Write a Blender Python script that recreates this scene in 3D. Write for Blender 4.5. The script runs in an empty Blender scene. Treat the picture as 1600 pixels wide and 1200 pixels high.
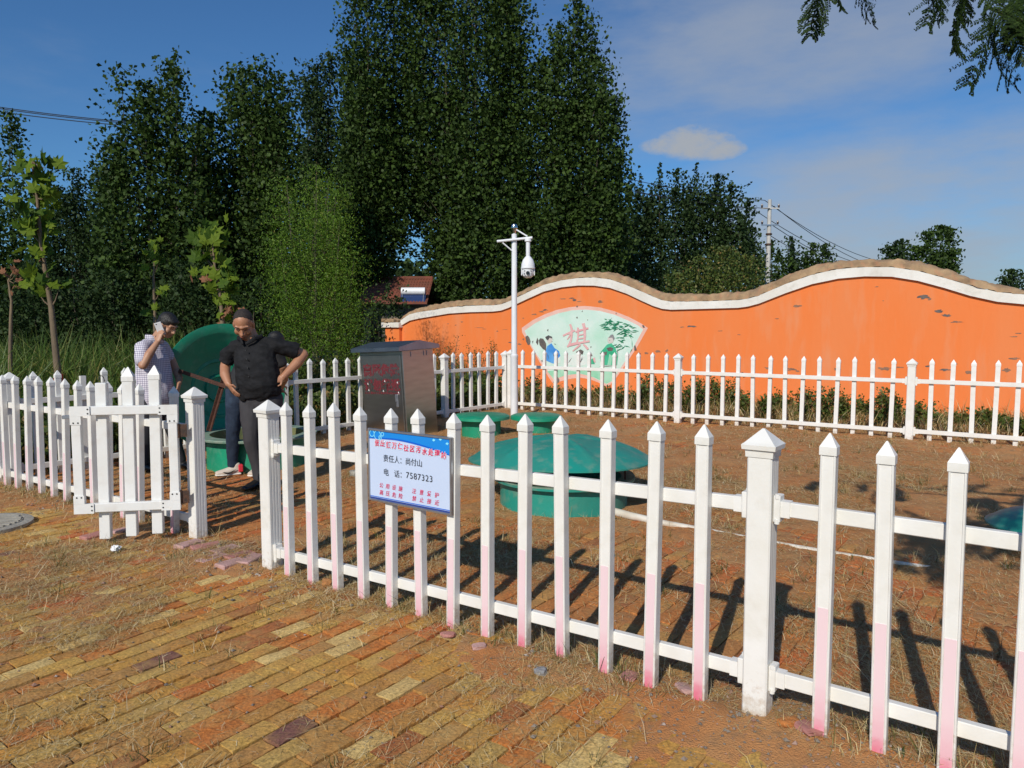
import bpy, bmesh, math, random
import numpy as np
from mathutils import Vector, Matrix, Quaternion

random.seed(7)
R = np.random.default_rng(7)
S = bpy.context.scene
C = S.collection
rad = math.radians

# ------------------------------------------------------------------ camera
F, CAMH, HOR = 1155.0, 1.55, 508.0
PITCH = math.atan((600 - HOR) / F)
cam_d = bpy.data.cameras.new('camera')
cam_d.sensor_width = 36
cam_d.lens = 36 * F / 1600
cam_d.clip_start, cam_d.clip_end = 0.05, 3000
cam = bpy.data.objects.new('camera', cam_d)
C.objects.link(cam)
cam.location = (0, 0, CAMH)
cam.rotation_euler = (math.pi / 2 - PITCH, 0, 0)
S.camera = cam

# ------------------------------------------------------------------ light
SHADOW = Vector((0.615, 1.45, -1.1)).normalized()          # the way the sunlight travels
sun_d = bpy.data.lights.new('sun', 'SUN')
sun_d.energy = 3.8
sun_d.angle = rad(0.5)
sun_d.color = (1.0, 0.93, 0.82)
sun = bpy.data.objects.new('sun', sun_d)
C.objects.link(sun)
sun.rotation_euler = SHADOW.to_track_quat('-Z', 'Y').to_euler()
SUN_EL = math.asin(-SHADOW.z)
SUN_AZ = math.atan2(-SHADOW.x, -SHADOW.y)                   # measured from +Y towards +X

W = bpy.data.worlds.new('World')
S.world = W
W.use_nodes = True
SKY_STRENGTH = 0.085


def ray(u, v):
    a, b = (u - 800) / F, (600 - v) / F
    return Vector((a, b * math.sin(PITCH) + math.cos(PITCH), b * math.cos(PITCH) - math.sin(PITCH)))


def build_world():
    nt = W.node_tree
    N, L = nt.nodes, nt.links
    bg = N['Background']
    bg.inputs['Strength'].default_value = SKY_STRENGTH
    sky = N.new('ShaderNodeTexSky')
    sky.sky_type = 'NISHITA'
    sky.sun_disc = False
    sky.sun_elevation = SUN_EL
    sky.sun_rotation = SUN_AZ
    sky.air_density, sky.dust_density, sky.ozone_density = 1.0, 0.5, 3.0
    tc = N.new('ShaderNodeTexCoord')
    dirn = tc.outputs['Generated']

    def math_(op, a, b=None, c=None):
        n = N.new('ShaderNodeMath'); n.operation = op
        for i, x in enumerate((a, b, c)):
            if x is None: continue
            if isinstance(x, (int, float)): n.inputs[i].default_value = x
            else: L.new(x, n.inputs[i])
        return n.outputs[0]

    def noise(scale, stretch, detail, rough=0.55):
        m = N.new('ShaderNodeMapping'); m.inputs['Scale'].default_value = stretch
        L.new(dirn, m.inputs['Vector'])
        n = N.new('ShaderNodeTexNoise')
        n.inputs['Scale'].default_value = scale; n.inputs['Detail'].default_value = detail
        n.inputs['Roughness'].default_value = rough
        L.new(m.outputs[0], n.inputs['Vector'])
        return n.outputs['Fac']

    wisps = noise(2.6, (1, 1, 3.2), 7, 0.6)
    puffs = noise(12.0, (1, 1, 1.8), 9, 0.68)

    def blob(u, v, rx, rz):
        # soft ellipse of directions round one cloud, its edge eaten by noise
        d = ray(u, v).normalized()
        side = Vector((d.y, -d.x, 0)).normalized()
        up = side.cross(d)
        s = N.new('ShaderNodeVectorMath'); s.operation = 'DOT_PRODUCT'
        L.new(dirn, s.inputs[0]); s.inputs[1].default_value = side
        t = N.new('ShaderNodeVectorMath'); t.operation = 'DOT_PRODUCT'
        L.new(dirn, t.inputs[0]); t.inputs[1].default_value = up
        q = N.new('ShaderNodeVectorMath'); q.operation = 'DOT_PRODUCT'
        L.new(dirn, q.inputs[0]); q.inputs[1].default_value = d
        ex = math_('POWER', math_('DIVIDE', s.outputs['Value'], rx), 2.0)
        ez = math_('POWER', math_('ABSOLUTE', math_('DIVIDE', t.outputs['Value'], rz)), 2.0)
        r = math_('SUBTRACT', 1.0, math_('ADD', ex, ez))
        r = math_('MULTIPLY', math_('MAXIMUM', r, 0.0), math_('GREATER_THAN', q.outputs['Value'], 0.0))
        return r

    def smooth(x, a, b):
        n = N.new('ShaderNodeMapRange'); n.interpolation_type = 'SMOOTHSTEP'
        L.new(x, n.inputs['Value'])
        n.inputs['From Min'].default_value = a; n.inputs['From Max'].default_value = b
        return n.outputs['Result']

    bl = math_('MAXIMUM', blob(1088, 222, 0.060, 0.027), math_('MAXIMUM', math_('MULTIPLY', blob(1040, 228, 0.045, 0.014), 0.7), math_('MULTIPLY', blob(1125, 232, 0.040, 0.018), 0.9)))
    c1 = smooth(math_('ADD', bl, math_('MULTIPLY', math_('SUBTRACT', puffs, 0.5), 2.4)), 0.0, 1.0)
    c1 = math_('MULTIPLY', c1, smooth(bl, 0.0, 0.45))
    c2 = smooth(math_('MULTIPLY', math_('POWER', blob(1150, 75, 0.40, 0.15), 0.5), wisps), 0.24, 0.66)
    c3 = smooth(math_('MULTIPLY', math_('POWER', blob(1560, 335, 0.46, 0.15), 0.5), wisps), 0.16, 0.52)
    allsky = smooth(wisps, 0.56, 0.95)
    m = math_('MAXIMUM', math_('MULTIPLY', c1, 1.0), math_('MAXIMUM', math_('MULTIPLY', c2, 0.66), math_('MULTIPLY', c3, 0.8)))
    m = math_('MAXIMUM', m, math_('MULTIPLY', allsky, 0.35))
    mix = N.new('ShaderNodeMix'); mix.data_type = 'RGBA'
    L.new(m, mix.inputs['Factor'])
    tint = N.new('ShaderNodeMix'); tint.data_type = 'RGBA'; tint.blend_type = 'MULTIPLY'
    tint.inputs['Factor'].default_value = 1.0
    L.new(sky.outputs[0], tint.inputs['A']); tint.inputs['B'].default_value = (0.49, 0.83, 1.13, 1)
    L.new(tint.outputs['Result'], mix.inputs['A'])
    mix.inputs['B'].default_value = (4.3, 4.7, 5.3, 1)
    L.new(mix.outputs['Result'], bg.inputs['Color'])


build_world()
S.view_settings.view_transform = 'Standard'
S.view_settings.look = 'None'
S.view_settings.exposure = 0.0
S.view_settings.gamma = 1.0
S.view_settings.use_curve_mapping = False
S.render.engine = 'CYCLES'


# ------------------------------------------------------------------ helpers
def gp(u, v, z=0.0):
    """where the line of sight of a photo pixel meets the level z"""
    r = ray(u, v)
    t = (z - CAMH) / r.z
    return Vector((r.x * t, r.y * t, z))


def at(u, v, y):
    r = ray(u, v)
    t = y / r.y
    return Vector((r.x * t, y, CAMH + r.z * t))


def props(o, label=None, cat=None, group=None, kind=None):
    if label: o['label'] = label
    if cat: o['category'] = cat
    if group: o['group'] = group
    if kind: o['kind'] = kind
    return o


def empty(name, loc, label, cat, group=None, rz=0.0):
    o = bpy.data.objects.new(name, None)
    o.empty_display_size = 0.1
    C.objects.link(o)
    o.location = loc
    o.rotation_euler = (0, 0, rz)
    return props(o, label, cat, group)


def inst(mesh, name, parent=None, loc=(0, 0, 0), rot=(0, 0, 0), scale=(1, 1, 1)):
    o = bpy.data.objects.new(name, mesh)
    C.objects.link(o)
    o.parent = parent
    o.location, o.rotation_euler, o.scale = loc, rot, scale
    return o


class G:
    def __init__(s):
        s.v, s.f = [], []

    def add(s, vs, fs):
        b = len(s.v)
        s.v += [tuple(x) for x in vs]
        s.f += [tuple(i + b for i in f) for f in fs]

    def box(s, x0, x1, y0, y1, z0, z1, M=None, bev=0.0):
        if bev:
            b = bev
            vs, fs = [], []
            bm = bmesh.new()
            bmesh.ops.create_cube(bm, size=1)
            for w in bm.verts:
                w.co = Vector(((x0 + x1) / 2 + w.co.x * (x1 - x0), (y0 + y1) / 2 + w.co.y * (y1 - y0), (z0 + z1) / 2 + w.co.z * (z1 - z0)))
            bmesh.ops.bevel(bm, geom=list(bm.edges), offset=b, segments=1, affect='EDGES')
            bm.verts.index_update()
            vs = [w.co.copy() for w in bm.verts]
            fs = [[w.index for w in f.verts] for f in bm.faces]
            bm.free()
        else:
            vs = [Vector((x, y, z)) for z in (z0, z1) for y in (y0, y1) for x in (x0, x1)]
            fs = [(0, 2, 3, 1), (4, 5, 7, 6), (0, 1, 5, 4), (2, 6, 7, 3), (0, 4, 6, 2), (1, 3, 7, 5)]
        if M is not None: vs = [M @ w for w in vs]
        s.add(vs, fs)
        return s

    def tube(s, pts, r, n=8, caps=True):
        pts = [Vector(p) for p in pts]
        rs = r if isinstance(r, (list, tuple)) else [r] * len(pts)
        vs, fs = [], []
        t0 = (pts[1] - pts[0]).normalized()
        ref = Vector((0, 0, 1)) if abs(t0.z) < 0.9 else Vector((1, 0, 0))
        for i, p in enumerate(pts):
            t = (pts[min(i + 1, len(pts) - 1)] - pts[max(i - 1, 0)]).normalized()
            a = (ref - t * ref.dot(t)).normalized()
            b = t.cross(a)
            ref = a
            for k in range(n):
                q = 2 * math.pi * k / n
                vs.append(p + (a * math.cos(q) + b * math.sin(q)) * rs[i])
        for i in range(len(pts) - 1):
            for k in range(n):
                k2 = (k + 1) % n
                fs.append((i * n + k, i * n + k2, (i + 1) * n + k2, (i + 1) * n + k))
        if caps:
            fs.append(tuple(range(n))[::-1])
            fs.append(tuple((len(pts) - 1) * n + k for k in range(n)))
        s.add(vs, fs)
        return s

    def lathe(s, prof, n=32, M=None, close=False):
        vs, fs = [], []
        for (r, z) in prof:
            for k in range(n):
                q = 2 * math.pi * k / n
                vs.append(Vector((r * math.cos(q), r * math.sin(q), z)))
        m = len(prof)
        for i in range(m if close else m - 1):
            j = (i + 1) % m
            for k in range(n):
                k2 = (k + 1) % n
                fs.append((i * n + k, i * n + k2, j * n + k2, j * n + k))
        if M is not None: vs = [M @ w for w in vs]
        s.add(vs, fs)
        return s

    def prism(s, poly, h0, h1, M=None):
        """polygon in local x,z pulled along y from h0 to h1"""
        n = len(poly)
        vs = [Vector((x, h0, z)) for x, z in poly] + [Vector((x, h1, z)) for x, z in poly]
        fs = [tuple(range(n)), tuple(range(2 * n - 1, n - 1, -1))]
        for k in range(n):
            k2 = (k + 1) % n
            fs.append((k, n + k, n + k2, k2))
        if M is not None: vs = [M @ w for w in vs]
        s.add(vs, fs)
        return s

    def mesh(s, name, mat=None, smooth=False, angle=None):
        me = bpy.data.meshes.new(name)
        me.from_pydata(s.v, [], s.f)
        me.update()
        bm = bmesh.new(); bm.from_mesh(me)
        bmesh.ops.recalc_face_normals(bm, faces=bm.faces)
        bm.to_mesh(me); bm.free()
        if mat: me.materials.append(mat)
        if smooth:
            me.polygons.foreach_set('use_smooth', [True] * len(me.polygons))
            if angle: me.set_sharp_from_angle(angle=rad(angle))
        return me

    def build(s, name, mat=None, parent=None, smooth=False, angle=40, loc=(0, 0, 0)):
        return inst(s.mesh(name, mat, smooth, angle), name, parent, loc)


# value noise for shaping ground and scatter
_tab = R.random((256, 256))


def vnoise(x, y):
    x = np.asarray(x, float); y = np.asarray(y, float)
    xi, yi = np.floor(x).astype(int), np.floor(y).astype(int)
    fx, fy = x - xi, y - yi
    fx, fy = fx * fx * (3 - 2 * fx), fy * fy * (3 - 2 * fy)
    g = lambda i, j: _tab[i % 256, j % 256]
    return (g(xi, yi) * (1 - fx) + g(xi + 1, yi) * fx) * (1 - fy) + (g(xi, yi + 1) * (1 - fx) + g(xi + 1, yi + 1) * fx) * fy


def fbm(x, y, o=4):
    t, a, n = 0, 0.5, 0
    for k in range(o):
        t = t + a * vnoise(x * 2 ** k + 17.3 * k, y * 2 ** k + 9.1 * k); n += a; a *= 0.5
    return t / n


# ------------------------------------------------------------------ materials
def material(name, col, rough=0.6, col2=None, scale=8.0, bump=0.0, bscale=40.0, metal=0.0, spec=0.5, detail=6, stretch=(1, 1, 1),
             lo=0.35, hi=0.68, col3=None, scale3=60.0, amt3=0.3, coords='Object'):
    m = bpy.data.materials.new(name)
    m.use_nodes = True
    N, L = m.node_tree.nodes, m.node_tree.links
    p = N['Principled BSDF']
    p.inputs['Roughness'].default_value = rough
    p.inputs['Metallic'].default_value = metal
    p.inputs['Specular IOR Level'].default_value = spec
    p.inputs['Base Color'].default_value = (*col, 1)
    if col2 or bump or col3:
        tc = N.new('ShaderNodeTexCoord')
        mp = N.new('ShaderNodeMapping'); mp.inputs['Scale'].default_value = stretch
        L.new(tc.outputs[coords], mp.inputs['Vector'])
    if col2:
        n = N.new('ShaderNodeTexNoise'); n.inputs['Scale'].default_value = scale; n.inputs['Detail'].default_value = detail
        L.new(mp.outputs[0], n.inputs['Vector'])
        r = N.new('ShaderNodeValToRGB')
        r.color_ramp.elements[0].position, r.color_ramp.elements[1].position = lo, hi
        r.color_ramp.elements[0].color, r.color_ramp.elements[1].color = (*col, 1), (*col2, 1)
        L.new(n.outputs['Fac'], r.inputs['Fac'])
        out = r.outputs['Color']
        if col3:
            n3 = N.new('ShaderNodeTexNoise'); n3.inputs['Scale'].default_value = scale3; n3.inputs['Detail'].default_value = 5
            L.new(mp.outputs[0], n3.inputs['Vector'])
            r3 = N.new('ShaderNodeMapRange'); r3.inputs['From Min'].default_value = 0.52; r3.inputs['From Max'].default_value = 0.72
            r3.inputs['To Max'].default_value = amt3
            L.new(n3.outputs['Fac'], r3.inputs['Value'])
            mx = N.new('ShaderNodeMix'); mx.data_type = 'RGBA'
            L.new(r3.outputs[0], mx.inputs['Factor']); L.new(out, mx.inputs['A']); mx.inputs['B'].default_value = (*col3, 1)
            out = mx.outputs['Result']
        L.new(out, p.inputs['Base Color'])
    if bump:
        n2 = N.new('ShaderNodeTexNoise'); n2.inputs['Scale'].default_value = bscale; n2.inputs['Detail'].default_value = 6
        L.new(mp.outputs[0], n2.inputs['Vector'])
        b = N.new('ShaderNodeBump'); b.inputs['Strength'].default_value = bump; b.inputs['Distance'].default_value = 0.02
        L.new(n2.outputs['Fac'], b.inputs['Height']); L.new(b.outputs[0], p.inputs['Normal'])
    return m


def ramp_material(name, stops, rough=0.6, translucent=0.0, spec=0.4, per_object=False, grain=0.0, gscale=30.0, bump=0.0, constant=False, dirt=None, swap=0.0, dirt_amt=0.65):
    """colour picked per face by the attribute 'rnd' (and per object) along a ramp"""
    m = bpy.data.materials.new(name)
    m.use_nodes = True
    N, L = m.node_tree.nodes, m.node_tree.links
    p = N['Principled BSDF']
    p.inputs['Roughness'].default_value = rough
    p.inputs['Specular IOR Level'].default_value = spec
    a = N.new('ShaderNodeAttribute'); a.attribute_name = 'rnd'
    val = a.outputs['Fac']
    if per_object:
        oi = N.new('ShaderNodeObjectInfo')
        ad = N.new('ShaderNodeMath'); ad.operation = 'ADD'
        L.new(val, ad.inputs[0]); L.new(oi.outputs['Random'], ad.inputs[1])
        fr = N.new('ShaderNodeMath'); fr.operation = 'FRACT'
        L.new(ad.outputs[0], fr.inputs[0]); val = fr.outputs[0]
    r = N.new('ShaderNodeValToRGB')
    if constant: r.color_ramp.interpolation = 'CONSTANT'
    e = r.color_ramp.elements
    while len(e) < len(stops): e.new(0.5)
    for k, (pos, col) in enumerate(stops):
        e[k].position = pos; e[k].color = (*col, 1)
    L.new(val, r.inputs['Fac'])
    out = r.outputs['Color']
    if grain or bump or dirt or swap:
        tc = N.new('ShaderNodeTexCoord'); gm = N.new('ShaderNodeNewGeometry')
        n = N.new('ShaderNodeTexNoise'); n.inputs['Scale'].default_value = gscale; n.inputs['Detail'].default_value = 8
        n.inputs['Roughness'].default_value = 0.65
        L.new(gm.outputs['Position'], n.inputs['Vector'])
    if swap:
        # a second colour of the kiln showing in blotches on each brick
        a2 = N.new('ShaderNodeMath'); a2.operation = 'ADD'; a2.inputs[1].default_value = 0.37; L.new(val, a2.inputs[0])
        f2 = N.new('ShaderNodeMath'); f2.operation = 'FRACT'; L.new(a2.outputs[0], f2.inputs[0])
        r2 = N.new('ShaderNodeValToRGB'); e2 = r2.color_ramp.elements
        while len(e2) < len(stops): e2.new(0.5)
        for k, (pos, col) in enumerate(stops): e2[k].position = pos; e2[k].color = (*col, 1)
        L.new(f2.outputs[0], r2.inputs['Fac'])
        n2 = N.new('ShaderNodeTexNoise'); n2.inputs['Scale'].default_value = 9.0; n2.inputs['Detail'].default_value = 6
        L.new(gm.outputs['Position'], n2.inputs['Vector'])
        m2 = N.new('ShaderNodeMapRange'); m2.inputs['From Min'].default_value = 0.47; m2.inputs['From Max'].default_value = 0.68; m2.inputs['To Max'].default_value = swap
        L.new(n2.outputs['Fac'], m2.inputs['Value'])
        x2 = N.new('ShaderNodeMix'); x2.data_type = 'RGBA'
        L.new(m2.outputs[0], x2.inputs['Factor']); L.new(out, x2.inputs['A']); L.new(r2.outputs['Color'], x2.inputs['B'])
        out = x2.outputs['Result']
    if grain:
        mr = N.new('ShaderNodeMapRange')
        mr.inputs['From Min'].default_value, mr.inputs['From Max'].default_value = 0.3, 0.7
        mr.inputs['To Min'].default_value, mr.inputs['To Max'].default_value = 1 - grain, 1 + grain
        L.new(n.outputs['Fac'], mr.inputs['Value'])
        mu = N.new('ShaderNodeMix'); mu.data_type = 'RGBA'; mu.blend_type = 'MULTIPLY'; mu.inputs['Factor'].default_value = 1
        L.new(out, mu.inputs['A']); L.new(mr.outputs[0], mu.inputs['B'])
        out = mu.outputs['Result']
    if dirt:
        n3 = N.new('ShaderNodeTexNoise'); n3.inputs['Scale'].default_value = 5.0; n3.inputs['Detail'].default_value = 8
        n3.inputs['Roughness'].default_value = 0.7
        L.new(gm.outputs['Position'], n3.inputs['Vector'])
        m3 = N.new('ShaderNodeMapRange'); m3.inputs['From Min'].default_value = 0.46; m3.inputs['From Max'].default_value = 0.66
        m3.inputs['To Max'].default_value = dirt_amt
        L.new(n3.outputs['Fac'], m3.inputs['Value'])
        x3 = N.new('ShaderNodeMix'); x3.data_type = 'RGBA'
        L.new(m3.outputs[0], x3.inputs['Factor']); L.new(out, x3.inputs['A']); x3.inputs['B'].default_value = (*dirt, 1)
        out = x3.outputs['Result']
    L.new(out, p.inputs['Base Color'])
    if bump:
        b = N.new('ShaderNodeBump'); b.inputs['Strength'].default_value = bump; b.inputs['Distance'].default_value = 0.01
        L.new(n.outputs['Fac'], b.inputs['Height']); L.new(b.outputs[0], p.inputs['Normal'])
    if translucent:
        t = N.new('ShaderNodeBsdfTranslucent'); L.new(out, t.inputs['Color'])
        mx = N.new('ShaderNodeMixShader'); mx.inputs[0].default_value = translucent
        L.new(p.outputs[0], mx.inputs[1]); L.new(t.outputs[0], mx.inputs[2])
        L.new(mx.outputs[0], N['Material Output'].inputs['Surface'])
    return m


M = {}
M['white'] = material('white_plastic', (0.80, 0.79, 0.76), 0.42, (0.74, 0.72, 0.66), 5, 0.05, 90, col3=(0.55, 0.5, 0.4), scale3=14, amt3=0.18)
M['white_gate'] = material('gate_plastic', (0.80, 0.80, 0.78), 0.4, (0.75, 0.74, 0.70), 4, 0.04, 60, col3=(0.5, 0.4, 0.3), scale3=11, amt3=0.2)
M['paint_white'] = material('white_wall_paint', (0.80, 0.78, 0.73), 0.7, (0.68, 0.65, 0.58), 1.6, 0.15, 20, col3=(0.5, 0.46, 0.38), scale3=9, amt3=0.35)
M['orange'] = material('orange_wall_paint', (0.80, 0.195, 0.038), 0.75, (0.77, 0.215, 0.058), 1.6, 0.22, 16, stretch=(1, 1, 0.22), col3=(0.70, 0.29, 0.14), scale3=4, amt3=0.5)
M['coping'] = material('weathered_brick_coping', (0.40, 0.27, 0.15), 0.95, (0.24, 0.155, 0.09), 5, 0.9, 14, col3=(0.48, 0.22, 0.12), scale3=9, amt3=0.5)
M['peel'] = material('bare_render', (0.32, 0.17, 0.10), 0.9, (0.19, 0.12, 0.085), 10, 0.5, 40)
M['peel_dark'] = material('dark_bare_render', (0.10, 0.09, 0.085), 0.9, (0.17, 0.14, 0.12), 10, 0.5, 40)
M['green'] = material('green_fibreglass', (0.008, 0.29, 0.155), 0.45, (0.016, 0.22, 0.125), 4, 0.12, 30, col3=(0.09, 0.30, 0.20), scale3=11, amt3=0.5)
M['teal'] = material('faded_green_fibreglass', (0.012, 0.275, 0.215), 0.5, (0.04, 0.225, 0.175), 3, 0.14, 25, col3=(0.20, 0.29, 0.22), scale3=9, amt3=0.6)
M['green_inner'] = material('mossy_fibreglass', (0.12, 0.16, 0.06), 0.7, (0.2, 0.2, 0.09), 6, 0.1, 30)
M['rim'] = material('pale_worn_flange', (0.14, 0.26, 0.19), 0.6, (0.3, 0.34, 0.28), 14, 0.1, 40)
M['rust'] = material('rusty_iron', (0.10, 0.035, 0.018), 0.75, (0.055, 0.022, 0.015), 20, 0.4, 80)
M['dark_metal'] = material('dark_hinge_metal', (0.05, 0.035, 0.028), 0.6, (0.12, 0.055, 0.03), 40, 0.2, 80, metal=0.4)
M['steel'] = material('brushed_steel', (0.43, 0.42, 0.39), 0.34, (0.36, 0.35, 0.32), 3, 0.03, 120, metal=1.0, stretch=(1, 1, 6))
M['steel_roof'] = material('steel_roof_sheet', (0.34, 0.36, 0.41), 0.42, (0.28, 0.30, 0.35), 4, 0.02, 60, metal=1.0)
M['red_print'] = material('faded_red_print', (0.17, 0.018, 0.026), 0.7, (0.10, 0.018, 0.022), 30)
M['white_metal'] = material('white_painted_steel', (0.80, 0.81, 0.83), 0.3, (0.74, 0.75, 0.76), 5)
M['chrome'] = material('polished_ball', (0.6, 0.6, 0.6), 0.15, metal=1.0)
M['black'] = material('black_glass', (0.012, 0.012, 0.014), 0.15)
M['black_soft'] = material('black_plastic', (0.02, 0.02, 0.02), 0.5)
M['alu'] = material('aluminium_frame', (0.50, 0.52, 0.56), 0.35, (0.42, 0.43, 0.46), 20, metal=0.85)
M['sign_pale'] = material('sign_pale_blue', (0.55, 0.65, 0.84), 0.35, (0.53, 0.63, 0.82), 4)
M['sign_blue'] = material('sign_bright_blue', (0.008, 0.24, 0.72), 0.35)
M['sign_deep'] = material('sign_deep_blue', (0.003, 0.12, 0.60), 0.3)
M['sign_navy'] = material('sign_navy', (0.03, 0.06, 0.25), 0.3)
M['sign_cyan'] = material('sign_cyan', (0.25, 0.75, 0.95), 0.3)
M['sign_white'] = material('sign_white', (0.80, 0.83, 0.9), 0.3)
M['sign_red'] = material('sign_red', (0.72, 0.015, 0.09), 0.35)
M['sign_ink'] = material('sign_dark_ink', (0.035, 0.04, 0.05), 0.35)
M['soil'] = material('dusty_soil', (0.50, 0.20, 0.060), 0.95, (0.46, 0.25, 0.10), 2.6, 0.7, 130, col3=(0.25, 0.15, 0.075), scale3=22, amt3=0.7)
M['ground'] = material('far_ground', (0.12, 0.10, 0.045), 0.95, (0.08, 0.09, 0.03), 0.4, 0.4, 6)
M['grit'] = ramp_material('grey_grit', [(0, (0.13, 0.11, 0.09)), (0.5, (0.24, 0.2, 0.16)), (0.8, (0.3, 0.15, 0.10)), (1, (0.42, 0.38, 0.34))], 0.9)
BR = [(0.0, (0.50, 0.265, 0.055)), (0.18, (0.54, 0.32, 0.075)), (0.34, (0.44, 0.21, 0.048)), (0.48, (0.50, 0.165, 0.034)), (0.62, (0.36, 0.125, 0.038)),
      (0.70, (0.44, 0.22, 0.065)), (0.785, (0.20, 0.085, 0.065)), (0.82, (0.64, 0.45, 0.17)), (0.93, (0.50, 0.32, 0.09)), (0.985, (0.52, 0.12, 0.035))]
M['brick'] = ramp_material('weathered_paving_brick', BR, 0.9, dirt_amt=0.55, per_object=True, grain=0.5, gscale=75, bump=0.7, constant=True, dirt=(0.46, 0.28, 0.10), swap=0.45)
BR2 = [(0.0, (0.46, 0.17, 0.045)), (0.25, (0.52, 0.19, 0.048)), (0.45, (0.42, 0.19, 0.06)), (0.62, (0.52, 0.14, 0.036)), (0.78, (0.48, 0.26, 0.08)), (0.9, (0.34, 0.13, 0.05))]
M['brick_red'] = ramp_material('red_paving_brick', BR2, 0.9, per_object=True, grain=0.45, gscale=60, bump=0.7, constant=True, dirt=(0.42, 0.22, 0.08), swap=0.7)
M['pink'] = material('pink_paving_brick', (0.46, 0.21, 0.18), 0.85, (0.40, 0.15, 0.125), 9, 0.3, 60, col3=(0.35, 0.25, 0.17), scale3=12, amt3=0.5)
M['pink_pale'] = material('pale_pink_brick', (0.52, 0.32, 0.29), 0.85, (0.44, 0.25, 0.22), 9, 0.3, 60, col3=(0.35, 0.25, 0.17), scale3=12, amt3=0.5)
M['stone'] = material('grey_stone', (0.28, 0.28, 0.29), 0.9, (0.2, 0.2, 0.2), 14, 0.5, 50)
M['concrete'] = material('old_concrete', (0.36, 0.34, 0.29), 0.9, (0.27, 0.25, 0.21), 9, 0.4, 60)
M['straw'] = ramp_material('dry_straw', [(0, (0.36, 0.25, 0.095)), (0.4, (0.56, 0.42, 0.18)), (0.75, (0.68, 0.55, 0.29)), (1, (0.78, 0.69, 0.47))], 0.6, 0.2)
M['grass'] = ramp_material('green_grass', [(0, (0.045, 0.075, 0.015)), (0.6, (0.095, 0.13, 0.028)), (1, (0.22, 0.2, 0.06))], 0.6, 0.3)
M['reed'] = ramp_material('tall_green_reed', [(0, (0.06, 0.115, 0.018)), (0.6, (0.11, 0.19, 0.032)), (0.85, (0.20, 0.23, 0.055)), (1, (0.32, 0.28, 0.09))], 0.5, 0.3)
M['leaf_poplar'] = ramp_material('poplar_leaf', [(0, (0.024, 0.046, 0.012)), (0.5, (0.042, 0.075, 0.016)), (0.85, (0.066, 0.115, 0.02)), (1, (0.055, 0.09, 0.025))], 0.55, 0.25, 0.15)
M['leaf_cool'] = ramp_material('dark_poplar_leaf', [(0, (0.020, 0.040, 0.013)), (0.6, (0.032, 0.060, 0.018)), (1, (0.052, 0.082, 0.026))], 0.55, 0.22, 0.15)
M['leaf_bright'] = ramp_material('bright_feathery_leaf', [(0, (0.07, 0.15, 0.012)), (0.7, (0.14, 0.26, 0.018)), (0.96, (0.20, 0.32, 0.03)), (1, (0.24, 0.14, 0.06))], 0.6, 0.35)
M['leaf_shrub'] = ramp_material('shrub_leaf', [(0, (0.05, 0.085, 0.016)), (0.6, (0.10, 0.15, 0.028)), (0.9, (0.16, 0.17, 0.04)), (1, (0.28, 0.17, 0.055))], 0.55, 0.3)
M['leaf_weed'] = ramp_material('seeding_weed', [(0, (0.13, 0.10, 0.02)), (0.6, (0.22, 0.15, 0.03)), (1, (0.32, 0.17, 0.045))], 0.7, 0.3)
M['leaf_syc'] = material('plane_tree_leaf', (0.075, 0.135, 0.012), 0.65, (0.045, 0.095, 0.010), 6, spec=0.2)
M['leaf_syc_pale'] = material('pale_plane_tree_leaf', (0.165, 0.235, 0.018), 0.65, (0.11, 0.175, 0.014), 6, spec=0.2)
M['leaf_dry'] = material('dried_brown_leaf', (0.22, 0.09, 0.035), 0.8, (0.15, 0.06, 0.03), 8)
for k in ('leaf_syc', 'leaf_syc_pale'):
    _n = M[k].node_tree; _p = _n.nodes['Principled BSDF']
    _t = _n.nodes.new('ShaderNodeBsdfTranslucent'); _x = _n.nodes.new('ShaderNodeMixShader'); _x.inputs[0].default_value = 0.35
    _n.links.new(_p.inputs['Base Color'].links[0].from_socket, _t.inputs['Color'])
    _n.links.new(_p.outputs[0], _x.inputs[1]); _n.links.new(_t.outputs[0], _x.inputs[2])
    _n.links.new(_x.outputs[0], _n.nodes['Material Output'].inputs['Surface'])
M['bark'] = material('grey_bark', (0.12, 0.10, 0.07), 0.9, (0.06, 0.05, 0.035), 12, 0.6, 30, stretch=(1, 1, 0.3))
M['bark_young'] = material('young_brown_bark', (0.21, 0.15, 0.09), 0.85, (0.13, 0.095, 0.06), 14, 0.3, 50, stretch=(1, 1, 0.3))
M['red_tape'] = material('red_tape', (0.7, 0.05, 0.02), 0.5)
M['tile'] = material('red_roof_tile', (0.22, 0.062, 0.035), 0.85, (0.13, 0.05, 0.03), 3, 0.3, 20)
M['house_wall'] = material('old_grey_render', (0.22, 0.19, 0.15), 0.9, (0.14, 0.12, 0.1), 2, 0.3, 10)
M['blue_panel'] = material('blue_collector', (0.02, 0.04, 0.12), 0.25)
M['pole_concrete'] = material('pale_pole_concrete', (0.55, 0.54, 0.52), 0.8, (0.45, 0.44, 0.42), 3)
M['wire'] = material('black_cable', (0.03, 0.032, 0.04), 0.6)
M['insulator'] = material('brown_insulator', (0.05, 0.03, 0.025), 0.3)
M['pvc'] = material('dirty_white_pipe', (0.68, 0.65, 0.58), 0.5, (0.5, 0.43, 0.33), 7)
M['paper'] = material('white_paper', (0.8, 0.8, 0.8), 0.8)
M['skin'] = material('skin', (0.46, 0.245, 0.145), 0.5, (0.41, 0.20, 0.115), 9, 0.08, 60)
M['skin_tan'] = material('tanned_skin', (0.43, 0.205, 0.115), 0.5, (0.38, 0.17, 0.09), 9, 0.08, 60)
M['hair'] = material('black_hair', (0.010, 0.009, 0.008), 0.5, (0.02, 0.017, 0.014), 60, 0.4, 120)
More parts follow.
